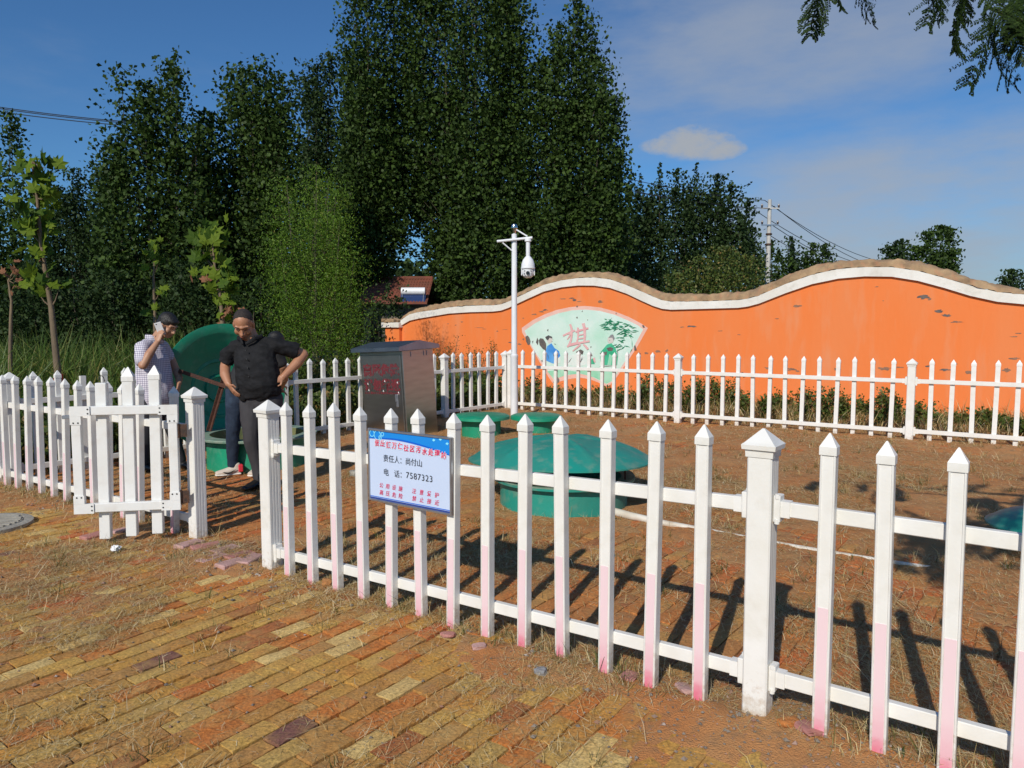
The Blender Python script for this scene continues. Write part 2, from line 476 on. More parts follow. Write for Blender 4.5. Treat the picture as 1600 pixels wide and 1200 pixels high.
M['hair_crop'] = material('cropped_hair', (0.016, 0.012, 0.010), 0.75, (0.042, 0.028, 0.022), 80, 0.5, 200)
M['brow'] = material('brow_hair', (0.05, 0.03, 0.02), 0.7)
M['lash'] = material('lash_line', (0.12, 0.055, 0.035), 0.6)
M['lip'] = material('lip', (0.27, 0.075, 0.055), 0.45)
M['black_shirt'] = material('black_shirt_cloth', (0.010, 0.010, 0.011), 0.85, (0.020, 0.020, 0.022), 13, 0.4, 22, stretch=(1, 1, 1.5), spec=0.2)
M['black_tee'] = material('black_tee_cloth', (0.012, 0.012, 0.013), 0.75, (0.02, 0.02, 0.022), 9, 0.3, 14)
M['trousers'] = material('charcoal_trousers', (0.036, 0.034, 0.038), 0.8, (0.050, 0.047, 0.052), 8, 0.35, 10, stretch=(1, 1, 0.4))
M['trousers_dark'] = material('dark_trousers', (0.012, 0.013, 0.018), 0.8, (0.02, 0.02, 0.028), 8, 0.3, 10)
M['jeans'] = material('dark_blue_denim', (0.007, 0.015, 0.034), 0.85, (0.016, 0.032, 0.064), 6, 0.45, 14, stretch=(1, 1, 0.7), col3=(0.045, 0.075, 0.12), scale3=9, amt3=0.5)
M['shoe_black'] = material('black_leather', (0.012, 0.012, 0.012), 0.3)
M['shoe_pale'] = material('pale_sneaker', (0.62, 0.55, 0.46), 0.6, (0.55, 0.46, 0.38), 12)
M['shoe_red'] = material('red_trim', (0.65, 0.03, 0.05), 0.5)
M['shoe_sole'] = material('white_sole', (0.75, 0.72, 0.66), 0.5)
M['phone'] = material('white_phone', (0.75, 0.74, 0.72), 0.25)


def plaid():
    m = bpy.data.materials.new('plaid_shirt_cloth'); m.use_nodes = True
    N, L = m.node_tree.nodes, m.node_tree.links
    p = N['Principled BSDF']; p.inputs['Roughness'].default_value = 0.85
    tc = N.new('ShaderNodeTexCoord'); sp = N.new('ShaderNodeSeparateXYZ')
    L.new(tc.outputs['Object'], sp.inputs[0])

    def mt(op, a, b):
        n = N.new('ShaderNodeMath'); n.operation = op
        for i, x in enumerate((a, b)):
            if isinstance(x, (int, float)): n.inputs[i].default_value = x
            else: L.new(x, n.inputs[i])
        return n.outputs[0]

    def line(src, per, w):
        return mt('LESS_THAN', mt('FRACT', mt('DIVIDE', src, per), 0.0), w)
    xa = mt('ADD', sp.outputs['X'], mt('MULTIPLY', sp.outputs['Y'], 0.7))
    v = mt('MAXIMUM', line(mt('ADD', xa, 5.0), 0.021, 0.30), line(mt('ADD', sp.outputs['Z'], 5.0), 0.021, 0.30))
    w = mt('MULTIPLY', line(mt('ADD', xa, 5.0), 0.021, 0.30), line(mt('ADD', sp.outputs['Z'], 5.0), 0.021, 0.30))
    f = mt('ADD', mt('MULTIPLY', v, 0.55), mt('MULTIPLY', w, 0.4))
    mx = N.new('ShaderNodeMix'); mx.data_type = 'RGBA'
    L.new(f, mx.inputs['Factor'])
    mx.inputs['A'].default_value = (0.66, 0.63, 0.68, 1); mx.inputs['B'].default_value = (0.09, 0.065, 0.17, 1)
    L.new(mx.outputs['Result'], p.inputs['Base Color'])
    n2 = N.new('ShaderNodeTexNoise'); n2.inputs['Scale'].default_value = 12
    b = N.new('ShaderNodeBump'); b.inputs['Strength'].default_value = 0.4; b.inputs['Distance'].default_value = 0.02
    L.new(tc.outputs['Object'], n2.inputs['Vector']); L.new(n2.outputs['Fac'], b.inputs['Height']); L.new(b.outputs[0], p.inputs['Normal'])
    return m


M['plaid'] = plaid()


def strip_mat():
    # sun-bleached red reflective strip, still red where the earth kept the sun off its foot
    m = bpy.data.materials.new('bleached_red_strip'); m.use_nodes = True
    N, L = m.node_tree.nodes, m.node_tree.links
    p = N['Principled BSDF']; p.inputs['Roughness'].default_value = 0.4
    tc = N.new('ShaderNodeTexCoord'); sp = N.new('ShaderNodeSeparateXYZ'); L.new(tc.outputs['Object'], sp.inputs[0])
    oi = N.new('ShaderNodeObjectInfo')
    n = N.new('ShaderNodeTexNoise'); n.inputs['Scale'].default_value = 25; L.new(tc.outputs['Object'], n.inputs['Vector'])
    a = N.new('ShaderNodeMath'); a.operation = 'MULTIPLY_ADD'; L.new(n.outputs['Fac'], a.inputs[0]); a.inputs[1].default_value = 0.08; L.new(sp.outputs['Z'], a.inputs[2])
    b = N.new('ShaderNodeMath'); b.operation = 'MULTIPLY_ADD'; L.new(oi.outputs['Random'], b.inputs[0]); b.inputs[1].default_value = -0.05; L.new(a.outputs[0], b.inputs[2])
    r = N.new('ShaderNodeValToRGB'); e = r.color_ramp.elements
    e[0].position = 0.0; e[0].color = (0.70, 0.16, 0.24, 1)
    e[1].position = 0.07; e[1].color = (0.76, 0.45, 0.50, 1)
    x = e.new(0.22); x.color = (0.80, 0.61, 0.64, 1)
    L.new(b.outputs[0], r.inputs['Fac']); L.new(r.outputs['Color'], p.inputs['Base Color'])
    return m


def foot_mat():
    # white plastic splashed with earth near the ground
    m = material('white_plastic_muddy_foot', (0.80, 0.79, 0.76), 0.42, (0.74, 0.72, 0.66), 5, 0.05, 90, col3=(0.55, 0.5, 0.4), scale3=14, amt3=0.22)
    N, L = m.node_tree.nodes, m.node_tree.links
    p = N['Principled BSDF']; src = p.inputs['Base Color'].links[0].from_socket
    tc = N.new('ShaderNodeTexCoord'); sp = N.new('ShaderNodeSeparateXYZ'); L.new(tc.outputs['Object'], sp.inputs[0])
    oi = N.new('ShaderNodeObjectInfo'); av = N.new('ShaderNodeVectorMath'); av.operation = 'ADD'
    L.new(tc.outputs['Object'], av.inputs[0]); L.new(oi.outputs['Location'], av.inputs[1])
    n = N.new('ShaderNodeTexNoise'); n.inputs['Scale'].default_value = 34; n.inputs['Detail'].default_value = 8; n.inputs['Roughness'].default_value = 0.7
    L.new(av.outputs[0], n.inputs['Vector'])
    a = N.new('ShaderNodeMath'); a.operation = 'MULTIPLY_ADD'; L.new(sp.outputs['Z'], a.inputs[0]); a.inputs[1].default_value = -1.5; L.new(n.outputs['Fac'], a.inputs[2])
    r = N.new('ShaderNodeMapRange'); r.inputs['From Min'].default_value = 0.30; r.inputs['From Max'].default_value = 0.60; r.inputs['To Max'].default_value = 0.75
    L.new(a.outputs[0], r.inputs['Value'])
    x = N.new('ShaderNodeMix'); x.data_type = 'RGBA'
    L.new(r.outputs[0], x.inputs['Factor']); L.new(src, x.inputs['A']); x.inputs['B'].default_value = (0.42, 0.29, 0.17, 1)
    L.new(x.outputs['Result'], p.inputs['Base Color'])
    return m


M['white_foot'] = foot_mat()
M['strip'] = strip_mat()
M['mint'] = material('mural_mint', (0.52, 0.72, 0.62), 0.75, (0.66, 0.78, 0.72), 1.8, 0.15, 20, col3=(0.32, 0.66, 0.46), scale3=1.3, amt3=0.5)
M['mural_pink'] = material('mural_pale_pink', (0.78, 0.50, 0.43), 0.75, (0.74, 0.42, 0.33), 4, 0.15, 20)
M['mural_glyph'] = material('mural_rose', (0.70, 0.36, 0.37), 0.75, (0.72, 0.46, 0.45), 6)
M['mural_blue'] = material('mural_blue', (0.03, 0.22, 0.62), 0.75, (0.12, 0.38, 0.75), 4)
M['mural_green'] = material('mural_green', (0.02, 0.36, 0.18), 0.75, (0.08, 0.5, 0.3), 4)
M['mural_wash'] = material('mural_green_wash', (0.20, 0.58, 0.36), 0.75, (0.42, 0.68, 0.52), 2.5)
M['mural_leaf'] = material('mural_bamboo_green', (0.01, 0.20, 0.09), 0.75, (0.03, 0.3, 0.15), 10)
M['mural_ink'] = material('mural_ink', (0.05, 0.05, 0.055), 0.75, (0.1, 0.1, 0.1), 10)
M['mural_face'] = material('mural_face', (0.60, 0.56, 0.52), 0.75)
M['mural_white'] = material('mural_white', (0.72, 0.78, 0.74), 0.75, (0.6, 0.72, 0.66), 4)


# ------------------------------------------------------------------ many-faced meshes
def raw_mesh(name, verts, k, mat, rnd=None, smooth=False):
    """verts: (n*k,3), every k verts one face"""
    n = len(verts) // k
    me = bpy.data.meshes.new(name)
    me.vertices.add(n * k)
    me.vertices.foreach_set('co', np.ascontiguousarray(verts, dtype=np.float32).ravel())
    me.loops.add(n * k)
    me.loops.foreach_set('vertex_index', np.arange(n * k, dtype=np.int32))
    me.polygons.add(n)
    me.polygons.foreach_set('loop_start', np.arange(0, n * k, k, dtype=np.int32))
    if smooth: me.polygons.foreach_set('use_smooth', np.ones(n, dtype=bool))
    if rnd is not None:
        a = me.attributes.new('rnd', 'FLOAT', 'FACE')
        a.data.foreach_set('value', np.ascontiguousarray(rnd, dtype=np.float32))
    me.update(calc_edges=True)
    me.materials.append(mat)
    return me


def unit(a):
    return a / (np.linalg.norm(a, axis=1, keepdims=True) + 1e-9)


def leaf_verts(c, size, rng, up=0.35, aspect=0.85, out=None):
    """one kite-shaped leaf per centre"""
    n = len(c)
    nn = rng.normal(size=(n, 3)); nn[:, 2] += up
    if out is not None: nn += out
    nn = unit(nn)
    t = rng.normal(size=(n, 3)); t[:, 2] -= 0.8
    t = unit(t - nn * (t * nn).sum(1, keepdims=True))
    b = np.cross(nn, t)
    s = (size * rng.uniform(0.65, 1.25, n))[:, None]
    v = np.empty((n, 4, 3))
    v[:, 0] = c - t * s * 0.5
    v[:, 1] = c + b * s * 0.5 * aspect - t * s * 0.1 + nn * s * 0.1
    v[:, 2] = c + t * s * 0.55
    v[:, 3] = c - b * s * 0.5 * aspect - t * s * 0.1 + nn * s * 0.1
    return v.reshape(-1, 3)


def blade_verts(base, az, elev, length, width, bend, rng):
    """bent grass blade of three triangles; bend lowers (or lifts) the tip"""
    n = len(base)
    d = np.stack([np.cos(az) * np.cos(elev), np.sin(az) * np.cos(elev), np.sin(elev)], 1)
    e2 = elev - bend
    d2 = np.stack([np.cos(az + 0.25) * np.cos(e2), np.sin(az + 0.25) * np.cos(e2), np.sin(e2)], 1)
    tw = rng.uniform(0, math.pi, n)
    s = unit(np.cross(d, np.stack([np.cos(tw) * 0.45, np.sin(tw) * 0.45, np.ones(n)], 1)))
    w = (width * 0.5)[:, None]
    l = length[:, None]
    m = base + d * l * 0.5
    tip = m + d2 * l * 0.5
    b0, b1, m0, m1 = base - s * w, base + s * w, m - s * w * 0.8, m + s * w * 0.8
    v = np.stack([b0, b1, m1, b0, m1, m0, m0, m1, tip], 1)
    return v.reshape(-1, 3)


def blades(name, base, az, elev, length, width, bend, mat, rng, parent=None):
    v = blade_verts(base, az, elev, length, width, bend, rng)
    r = np.repeat(rng.random(len(base)), 3)
    return inst(raw_mesh(name, v, 3, mat, r), name, parent)


# ================================================================== SETTING
def side_of_fence(x, y):
    """metres inside (+) or outside (-) the line of the front fence"""
    return (np.asarray(x) + 1.55) * 0.58 + (np.asarray(y) - 4.74) * 0.815


# ground out to the horizon
g = G()
g.add([(-900, -60, -0.07), (900, -60, -0.07), (900, 1500, -0.07), (-900, 1500, -0.07)], [(0, 1, 2, 3)])
props(g.build('ground', M['ground']), 'dry grassy ground stretching away to the trees', kind='structure')


def soil_height(x, y):
    h = -0.019 + 0.032 * (fbm(x * 1.3 + 40, y * 1.3 + 7, 4) - 0.5) * 2 + 0.010 * (fbm(x * 9, y * 9, 3) - 0.5) * 2 + 0.012 * (vnoise(x * 17, y * 17) - 0.5)
    d = side_of_fence(x, y)
    h = h + 0.026 * np.exp(-((d + 0.10) / 0.26) ** 2) * (0.4 + 1.2 * vnoise(x * 1.6 + 3, y * 1.6))
    h = h + 0.008 * np.clip((d - 1.4) / 0.8, 0, 1) + 0.022 * np.clip((d - 1.2) / 1.6, 0, 1) * (0.4 + 1.2 * vnoise(x * 2.3 + 9, y * 2.3))                     # deeper dust far inside the compound
    h = h + 0.014 * np.clip((-x - 2.6) / 1.5, 0, 1) * np.clip(-d + 0.3, 0, 1) * np.clip((y - 3.2) / 1.2, 0, 1)
    h = h + 0.02 * np.exp(-(((x - 1.0) / 0.5) ** 2 + ((y - 2.75) / 0.3) ** 2))
    return h


def build_soil():
    xs = np.concatenate([np.arange(-9, -3.6, 0.10), np.arange(-3.6, 2.6, 0.03), np.arange(2.6, 6.5, 0.045), np.arange(6.5, 12, 0.12)])
    ys = np.concatenate([np.arange(0.8, 5.6, 0.03), np.arange(5.6, 11, 0.05), np.arange(11, 22, 0.12)])
    X, Y = np.meshgrid(xs, ys)
    Z = soil_height(X, Y)
    co = np.stack([X, Y, Z], -1).reshape(-1, 3)
    nx, ny = len(xs), len(ys)
    i = np.arange(nx * ny).reshape(ny, nx)
    q = np.stack([i[:-1, :-1], i[:-1, 1:], i[1:, 1:], i[1:, :-1]], -1).reshape(-1, 4)
    me = bpy.data.meshes.new('soil')
    me.vertices.add(len(co)); me.vertices.foreach_set('co', co.astype(np.float32).ravel())
    me.loops.add(q.size); me.loops.foreach_set('vertex_index', q.astype(np.int32).ravel())
    me.polygons.add(len(q)); me.polygons.foreach_set('loop_start', np.arange(0, q.size, 4, dtype=np.int32))
    me.polygons.foreach_set('use_smooth', np.ones(len(q), dtype=bool))
    me.update(calc_edges=True)
    me.materials.append(M['soil'])
    props(inst(me, 'soil'), 'dusty brown soil lying over and between the paving bricks', kind='structure')


build_soil()

# ---- brick paving: rows run square to the front fence
U = Vector((0.592, 0.806, 0)).normalized()                             # along the rows
V = Vector((U.y, -U.x, 0))                                            # across the rows
BANG = math.atan2(U.y, U.x)


def brick_mesh(rng, L=0.195, Wd=0.0925, H=0.055):
    """slightly worn brick: top of 4 x 3 points, chipped edges"""
    nx, ny = 4, 3
    top = []
    for j in range(ny):
        for i in range(nx):
            x = -L / 2 + L * i / (nx - 1); y = -Wd / 2 + Wd * j / (ny - 1)
            edge = i in (0, nx - 1) or j in (0, ny - 1)
            z = rng.uniform(-0.0015, 0.0015) - (rng.uniform(0.002, 0.007) if edge else 0)
            if edge:
                x += rng.uniform(-0.004, 0.002) * (1 if x > 0 else -1); y += rng.uniform(-0.004, 0.002) * (1 if y > 0 else -1)
            top.append((x, y, z))
    f = [(j * nx + i, j * nx + i + 1, (j + 1) * nx + i + 1, (j + 1) * nx + i) for j in range(ny - 1) for i in range(nx - 1)]
    ring = [0, 1, 2, 3, 7, 11, 10, 9, 8, 4]
    low = []
    for k in ring:
        x, y, z = top[k]
        low.append((x * 1.02, y * 1.03, -H))
    vs = top + low
    for a in range(10):
        b = (a + 1) % 10
        f.append((ring[b], ring[a], 12 + a, 12 + b))
    return vs, f


def build_paving():
    rng = random.Random(11)
    pave = empty('brick_paving', (0, 0, 0), 'old yellow and red brick paving with worn edges in front of the white fence', None)
    props(pave, kind='structure')
    variants = []
    for k in range(10):
        vs, f = brick_mesh(rng)
        gg = G(); gg.add(vs, f)
        variants.append((vs, f, gg.mesh('brick', M['brick'])))
    spots = []
    for r in range(-140, 120):
        off = (r % 2) * 0.1 + rng.uniform(-0.03, 0.03)
        for c in range(-20, 75):
            p = V * (r * 0.1) + U * (c * 0.2 + off)
            if p.y < 1.6 or p.y > 13.5 or abs(p.x) > 0.78 * p.y + 0.5: continue
            spots.append(p)
    near, far_out, far_in = [], [], []
    vis = []
    for p in spots:
        v = Vector((p.x, p.y, -CAMH))
        z = p.y * math.cos(PITCH) + CAMH * math.sin(PITCH)
        vv = 600 + F * (CAMH * math.cos(PITCH) - p.y * math.sin(PITCH)) / z
        uu = 800 + F * p.x / z
        inside = side_of_fence(p.x, p.y) > 0.0
        onscreen = -20 < uu < 1620 and vv < 1225
        cover = soil_height(p.x, p.y)
        if not inside and onscreen and cover < 0.004: vis.append((p.y, p, inside))
        elif inside: far_in.append(p)
        else: far_out.append(p)
    vis.sort(key=lambda t: t[0])
    near = [t[1] for t in vis[:300]]
    far_out += [t[1] for t in vis[300:]]
    for p in near:
        o = inst(rng.choice(variants)[2], 'brick', pave, (p.x, p.y, rng.uniform(-0.006, 0.003)),
                 (rng.uniform(-0.02, 0.02), rng.uniform(-0.015, 0.015), BANG + rng.uniform(-0.025, 0.025) + (math.pi if rng.random() < 0.5 else 0)),
                 (rng.uniform(0.97, 1.02), rng.uniform(0.95, 1.03), 1))
    for lst, mat, nm in ((far_out, M['brick'], 'brick_rows'), (far_in, M['brick_red'], 'compound_brick_rows')):
        gg = G(); rn = []
        for p in lst:
            vs, f, _ = rng.choice(variants)
            Mx = Matrix.Translation((p.x, p.y, rng.uniform(-0.008, 0.003))) @ Matrix.Rotation(BANG + rng.uniform(-0.03, 0.03), 4, 'Z') @ Matrix.Rotation(rng.uniform(-0.025, 0.025), 4, 'X')
            gg.add([Mx @ Vector(w) for w in vs], f)
            rn += [rng.random()] * len(f)
        me = bpy.data.meshes.new(nm); me.from_pydata(gg.v, [], gg.f); me.update()
        a = me.attributes.new('rnd', 'FLOAT', 'FACE'); a.data.foreach_set('value', rn)
        me.materials.append(mat)
        o = inst(me, nm, pave); o['kind'] = 'stuff'
    # pink replacement bricks in the gateway
    gp_ = G().box(-0.098, 0.098, -0.049, 0.049, -0.05, 0.0, bev=0.006)
    mp, mq = gp_.mesh('brick', M['pink']), gp_.mesh('brick', M['pink_pale'])
    for (u, v, me, a) in ((352, 861, mq, 0.1), (374, 870, mp, -0.05), (331, 875, mq, 0.05), (362, 882, mq, 0.12), (322, 856, mp, -0.3), (391, 876, mq, 0.4), (296, 852, mq, 0.2), (150, 838, mp, 0.1), (195, 830, mq, 0.05)):
        p = gp(u, v)
        o = inst(me, 'brick', pave, (p.x, p.y, 0.022), (rng.uniform(-0.04, 0.04), rng.uniform(-0.04, 0.04), BANG + a))
        o['label'] = 'pink brick'


build_paving()

# ---- wall -----------------------------------------------------------------
WD = Vector((0.8, -0.6, 0)); WN = Vector((0.6, 0.8, 0))                 # along, and into, the wall
WQ = Vector((8.4, 12.2, 0))                                            # a point of its front face
WANG = math.atan2(WD.y, WD.x)


def wall_pt(u, v, off=0.0):
    r = ray(u, v); o = Vector((0, 0, CAMH))
    t = ((WQ - WN * off) - o).dot(WN) / r.dot(WN)
    return o + r * t


_w0 = wall_pt(627, 560)
W0 = Vector((_w0.x, _w0.y, 0))


def wl(u, v):
    p = wall_pt(u, v)
    return ((p - W0).dot(WD), p.z)


PROF = [(628, 509, 501, 495), (635, 505, 496, 490), (642, 501, 491.5, 486), (655, 498, 488, 481), (670, 495.5, 486, 477.5), (703, 490, 480.5, 471), (736, 487.8, 477.5, 467.5), (770, 487, 477.4, 468), (784, 485.5, 476, 467.5), (796.5, 481, 471.5, 463.5),
        (824, 468, 458, 449), (851.5, 455.6, 445.5, 435), (879, 449, 438.5, 428), (905, 446.2, 434.8, 425.3), (930, 446.4, 434, 425), (955, 450, 437, 427), (981, 459, 446, 434), (1003, 469.5, 455.5, 444), (1022, 478, 464, 452.5),
        (1036, 482.5, 469.5, 458), (1050, 484, 471.6, 460), (1105, 482.5, 471, 459), (1155, 481, 469.2, 456.5), (1170, 479, 467, 453.5), (1187, 474.5, 462, 447.5), (1229, 458, 444, 429.5), (1270, 444, 429.5, 415), (1311, 435.5, 420.5, 407.5), (1352, 432, 418, 405.5),
        (1394, 432.5, 418, 405), (1435, 439, 424, 410), (1476, 450, 435, 421), (1517, 462.5, 447, 435), (1559, 471.6, 457, 445), (1600, 475.5, 460.4, 454), (1640, 476, 460, 455), (1690, 474, 457, 452)]


def build_wall():
    wall = empty('orange_wall', W0, 'orange painted garden wall with a wavy white band and a rough brown coping', 'wall', rz=WANG)
    prof = []
    for (u, b, t, c) in PROF:
        s, zb = wl(u, b); zt = wl(u, t)[1]; zc = wl(u, c)[1]
        prof.append((s, zb, zt, zc))
    s1 = prof[-1][0]
    for k in range(1, 10):                                            # carries on beyond the picture
        s = s1 + k * 0.5; dz = 0.28 * (1 - math.cos(k / 9 * math.pi)) / 2
        prof.append((s, prof[len(PROF) - 1][1] + dz, prof[len(PROF) - 1][2] + dz, prof[len(PROF) - 1][3] + dz))
    fine = []
    for a, b in zip(prof[:-1], prof[1:]):
        n = max(1, int((b[0] - a[0]) / 0.12))
        for k in range(n):
            q = k / n
            fine.append(tuple(a[i] * (1 - q) + b[i] * q for i in range(4)))
    fine.append(prof[-1])

    def sheet(name, lo, hi, y0, y1, mat, jag=0.0):
        gg = G(); n = len(fine)
        vs = []
        for p in fine:
            z0, z1 = lo(p), hi(p)
            for (y, z) in ((y0, z0), (y0, z1), (y1, z1), (y1, z0)):
                vs.append((p[0], y, z))
        fs = []
        for i in range(n - 1):
            for k in range(4):
                k2 = (k + 1) % 4
                fs.append((i * 4 + k, i * 4 + k2, i * 4 + 4 + k2, i * 4 + 4 + k))
        fs += [(0, 1, 2, 3), ((n - 1) * 4 + 3, (n - 1) * 4 + 2, (n - 1) * 4 + 1, (n - 1) * 4)]
        gg.add(vs, fs)
        return gg.build(name, mat, wall, smooth=True, angle=35)
    sheet('wall_panel', lambda p: -0.1, lambda p: p[1] + 0.003, 0.0, 0.24, M['orange'])
    sheet('white_band', lambda p: p[1], lambda p: p[2] + 0.003, -0.055, 0.295, M['paint_white'])
    # rubble coping: courses of half-buried bricks under crumbling mortar
    rng = random.Random(5)
    gg = G(); vs = []; fs = []; ny = 7; n = 0
    s = fine[0][0]
    import bisect
    xs = [p[0] for p in fine]
    samples = []
    while s < fine[-1][0]:
        i = min(max(bisect.bisect(xs, s) - 1, 0), len(fine) - 2)
        q = (s - xs[i]) / (xs[i + 1] - xs[i])
        p = [fine[i][k] * (1 - q) + fine[i + 1][k] * q for k in range(4)]
        samples.append((s, p[2], p[3])); s += 0.045
    for (s, zt, zc) in samples:
        h = zc - zt
        for k in range(ny):
            a = math.pi * k / (ny - 1)
            r1 = 0.160 + 0.05 * (float(fbm(s * 3 + k * 5.1, k * 3.7, 3)) - 0.5) * 2
            y = 0.12 - math.cos(a) * r1
            z = zt + 0.002 + math.sin(a) ** 0.75 * (h + 0.034 * (float(fbm(s * 6 + 9, k * 2.9, 3)) - 0.5) * 2) if 0 < k < ny - 1 else zt + 0.002
            brick = (int(s / 0.125) + (k // 2)) % 2
            vs.append((s + rng.uniform(-0.01, 0.01), y - 0.010 * brick, z + 0.013 * brick + rng.uniform(-0.004, 0.004)))
        n += 1
    for i in range(n - 1):
        for k in range(ny - 1):
            fs.append((i * ny + k, i * ny + k + 1, (i + 1) * ny + k + 1, (i + 1) * ny + k))
        fs.append((i * ny + ny - 1, i * ny, (i + 1) * ny, (i + 1) * ny + ny - 1))
    fs.append(tuple(range(ny))); fs.append(tuple((n - 1) * ny + k for k in range(ny))[::-1])
    gg.add(vs, fs)
    gg.build('coping', M['coping'], wall, smooth=True, angle=25)
    # end pillar
    a, b = wl(603, 512), wl(627, 512)
    G().box(a[0] + 0.08, b[0] + 0.02, -0.10, 0.34, -0.1, a[1] + 0.003).build('end_pillar', M['orange'], wall)
    zt = wl(604, 504)[1]
    G().box(a[0] - 0.02, b[0] + 0.06, -0.17, 0.41, a[1] + 0.001, zt, bev=0.01).build('pillar_band', M['paint_white'], wall)
    cp = G(); zc = wl(615, 497)[1]
    for k in range(16):
        x = a[0] + 0.05 + (k % 4) * 0.12 + rng.uniform(-.02, .02); y = -0.10 + (k // 4) * 0.13
        Mx = Matrix.Translation((x, y, zt + 0.03 + rng.uniform(0, 0.04))) @ Matrix.Rotation(rng.uniform(-.2, .2), 4, 'X') @ Matrix.Rotation(rng.uniform(-.2, .2), 4, 'Y')
        cp.box(-0.08, 0.08, -0.08, 0.08, -0.05, 0.045, Mx, bev=0.015)
    cp.build('pillar_coping', M['coping'], wall)
    # places where the paint has come away
    patches = [(1443, 464, 12, 5), (1452, 467, 5, 3), (1468, 486, 10, 4), (1480, 493, 12, 4), (1495, 503, 14, 2.5), (1080, 510, 11, 2.2), (1066, 511, 5, 1.6), (1245, 478, 10, 3), (1214, 498, 5, 1.5), (1370, 448, 5, 1.2),
               (1585, 526, 9, 1.6), (1592, 521, 7, 1.4), (1028, 549, 7, 3), (1042, 548, 4, 3.5), (1010, 552, 5, 2.5), (1236, 577, 10, 4.5), (1200, 575, 9, 3), (1246, 580, 5, 3), (1308, 577, 8, 5), (1382, 576, 14, 4), (1406, 574, 8, 2),
               (1477, 578, 11, 3), (1515, 582, 14, 5), (1492, 568, 6, 3), (1572, 578, 9, 6), (1585, 560, 12, 3), (1450, 572, 6, 2.5), (1125, 517, 6, 1), (1155, 523, 4, 0.8), (1380, 470, 3, 1),
               (880, 467, 7, 1.2), (893, 466, 7, 1.6), (897, 469, 4, 3.5), (905, 471, 4, 1.3), (938, 471.5, 5, 3.6), (835, 491, 7, 2.2), (846, 487, 6, 2), (852, 484, 6, 2.6), (818, 497, 2, 1.5), (722, 503, 3, 1.4), (712, 508, 2, 1),
               (748, 512, 9, 0.7), (757, 514, 6, 0.6), (777, 517.5, 2, 1.6), (790, 515, 6, 0.6), (700, 506, 2, 1), (800, 535, 7, 1.5), (812, 538, 4, 2.5), (818, 530, 2, 2.5), (1262, 588, 8, 3), (1330, 590, 10, 3)]
    for (u, v, w, h) in patches:
        base = wl(u, v); k = abs(wl(u + 1, v)[0] - base[0]); kz = abs(wl(u, v + 1)[1] - base[1])
        n = 16
        pts = []
        for j in range(n):
            q = 2 * math.pi * j / n
            rr = rng.uniform(0.45, 1.25)
            pts.append((base[0] + math.cos(q) * rr * w * k * 0.75, base[1] + math.sin(q) * rr * h * kz * 0.62))
        G().prism(pts, -0.003, 0.001).build('peeled_patch', M['peel'] if rng.random() < 0.7 else M['peel_dark'], wall)

    # ---- fan-shaped mural
    def mp(pts):
        return [wl(780 + x / 6.667, 460 + y / 6.667) for x, y in pts]
    level = [0]

    def layer(name, pts, mat, parent=wall, lift=1):
        level[0] += lift
        y = -0.002 - 0.0013 * level[0]
        return G().prism(mp(pts), y, y + 0.001).build(name, mat, parent)
    mural = layer('mural', [(235, 350), (350, 268), (480, 205), (600, 162), (740, 132), (900, 120), (1050, 136), (1200, 175), (1350, 235), (1470, 298), (1550, 350), (1430, 560), (1320, 725), (1195, 905), (1130, 965), (1050, 925), (950, 885), (850, 868), (750, 878), (650, 902), (560, 925), (520, 870), (400, 665), (300, 495), (240, 400)], M['mural_pink'])
    layer('mint_ground', [(265, 378), (380, 297), (500, 238), (620, 196), (760, 166), (900, 158), (1050, 172), (1200, 212), (1340, 270), (1450, 325), (1500, 365), (1395, 560), (1290, 730), (1175, 905), (1120, 935), (1050, 900), (950, 850), (850, 828), (750, 835), (650, 855), (570, 890), (510, 800), (400, 640), (310, 490)], M['mint'], mural)
    layer('green_wash', [(500, 800), (640, 785), (800, 803), (1000, 770), (1190, 790), (1225, 825), (1172, 903), (1120, 930), (1000, 868), (850, 824), (700, 838), (572, 886)], M['mural_wash'], mural)
    layer('white_table', [(690, 640), (800, 625), (900, 640), (930, 720), (820, 755), (680, 720)], M['mural_white'], mural, 0)
    layer('blue_robe', [(500, 540), (545, 508), (580, 560), (625, 590), (640, 650), (635, 715), (560, 720), (490, 690), (483, 600)], M['mural_blue'], mural)
    layer('white_sleeve', [(590, 690), (640, 640), (640, 715), (600, 720)], M['mural_white'], mural)
    layer('face', [(505, 445), (540, 432), (556, 465), (548, 500), (520, 512), (500, 485)], M['mural_face'], mural, 0)
    layer('dark_hair', [(480, 445), (515, 425), (552, 440), (556, 460), (525, 452), (512, 480), (495, 470)], M['mural_ink'], mural)
    layer('green_robe', [(1060, 600), (1125, 522), (1170, 508), (1215, 560), (1238, 650), (1230, 738), (1140, 735), (1060, 738), (1052, 655)], M['mural_green'], mural, 0)
    layer('pale_sash', [(1150, 620), (1180, 640), (1170, 735), (1130, 735)], M['mural_wash'], mural)
    layer('face', [(1133, 450), (1170, 432), (1198, 455), (1188, 500), (1152, 515), (1130, 490)], M['mural_face'], mural, 0)
    layer('grey_hair', [(1140, 452), (1165, 420), (1188, 416), (1206, 455), (1195, 480), (1180, 450)], M['stone'], mural)
    layer('rose_bag', [(975, 670), (1000, 655), (1008, 705), (985, 715)], M['mural_glyph'], mural, 0)
    layer('green_hem', [(930, 700), (975, 665), (1000, 725), (935, 725)], M['mural_green'], mural, 0)
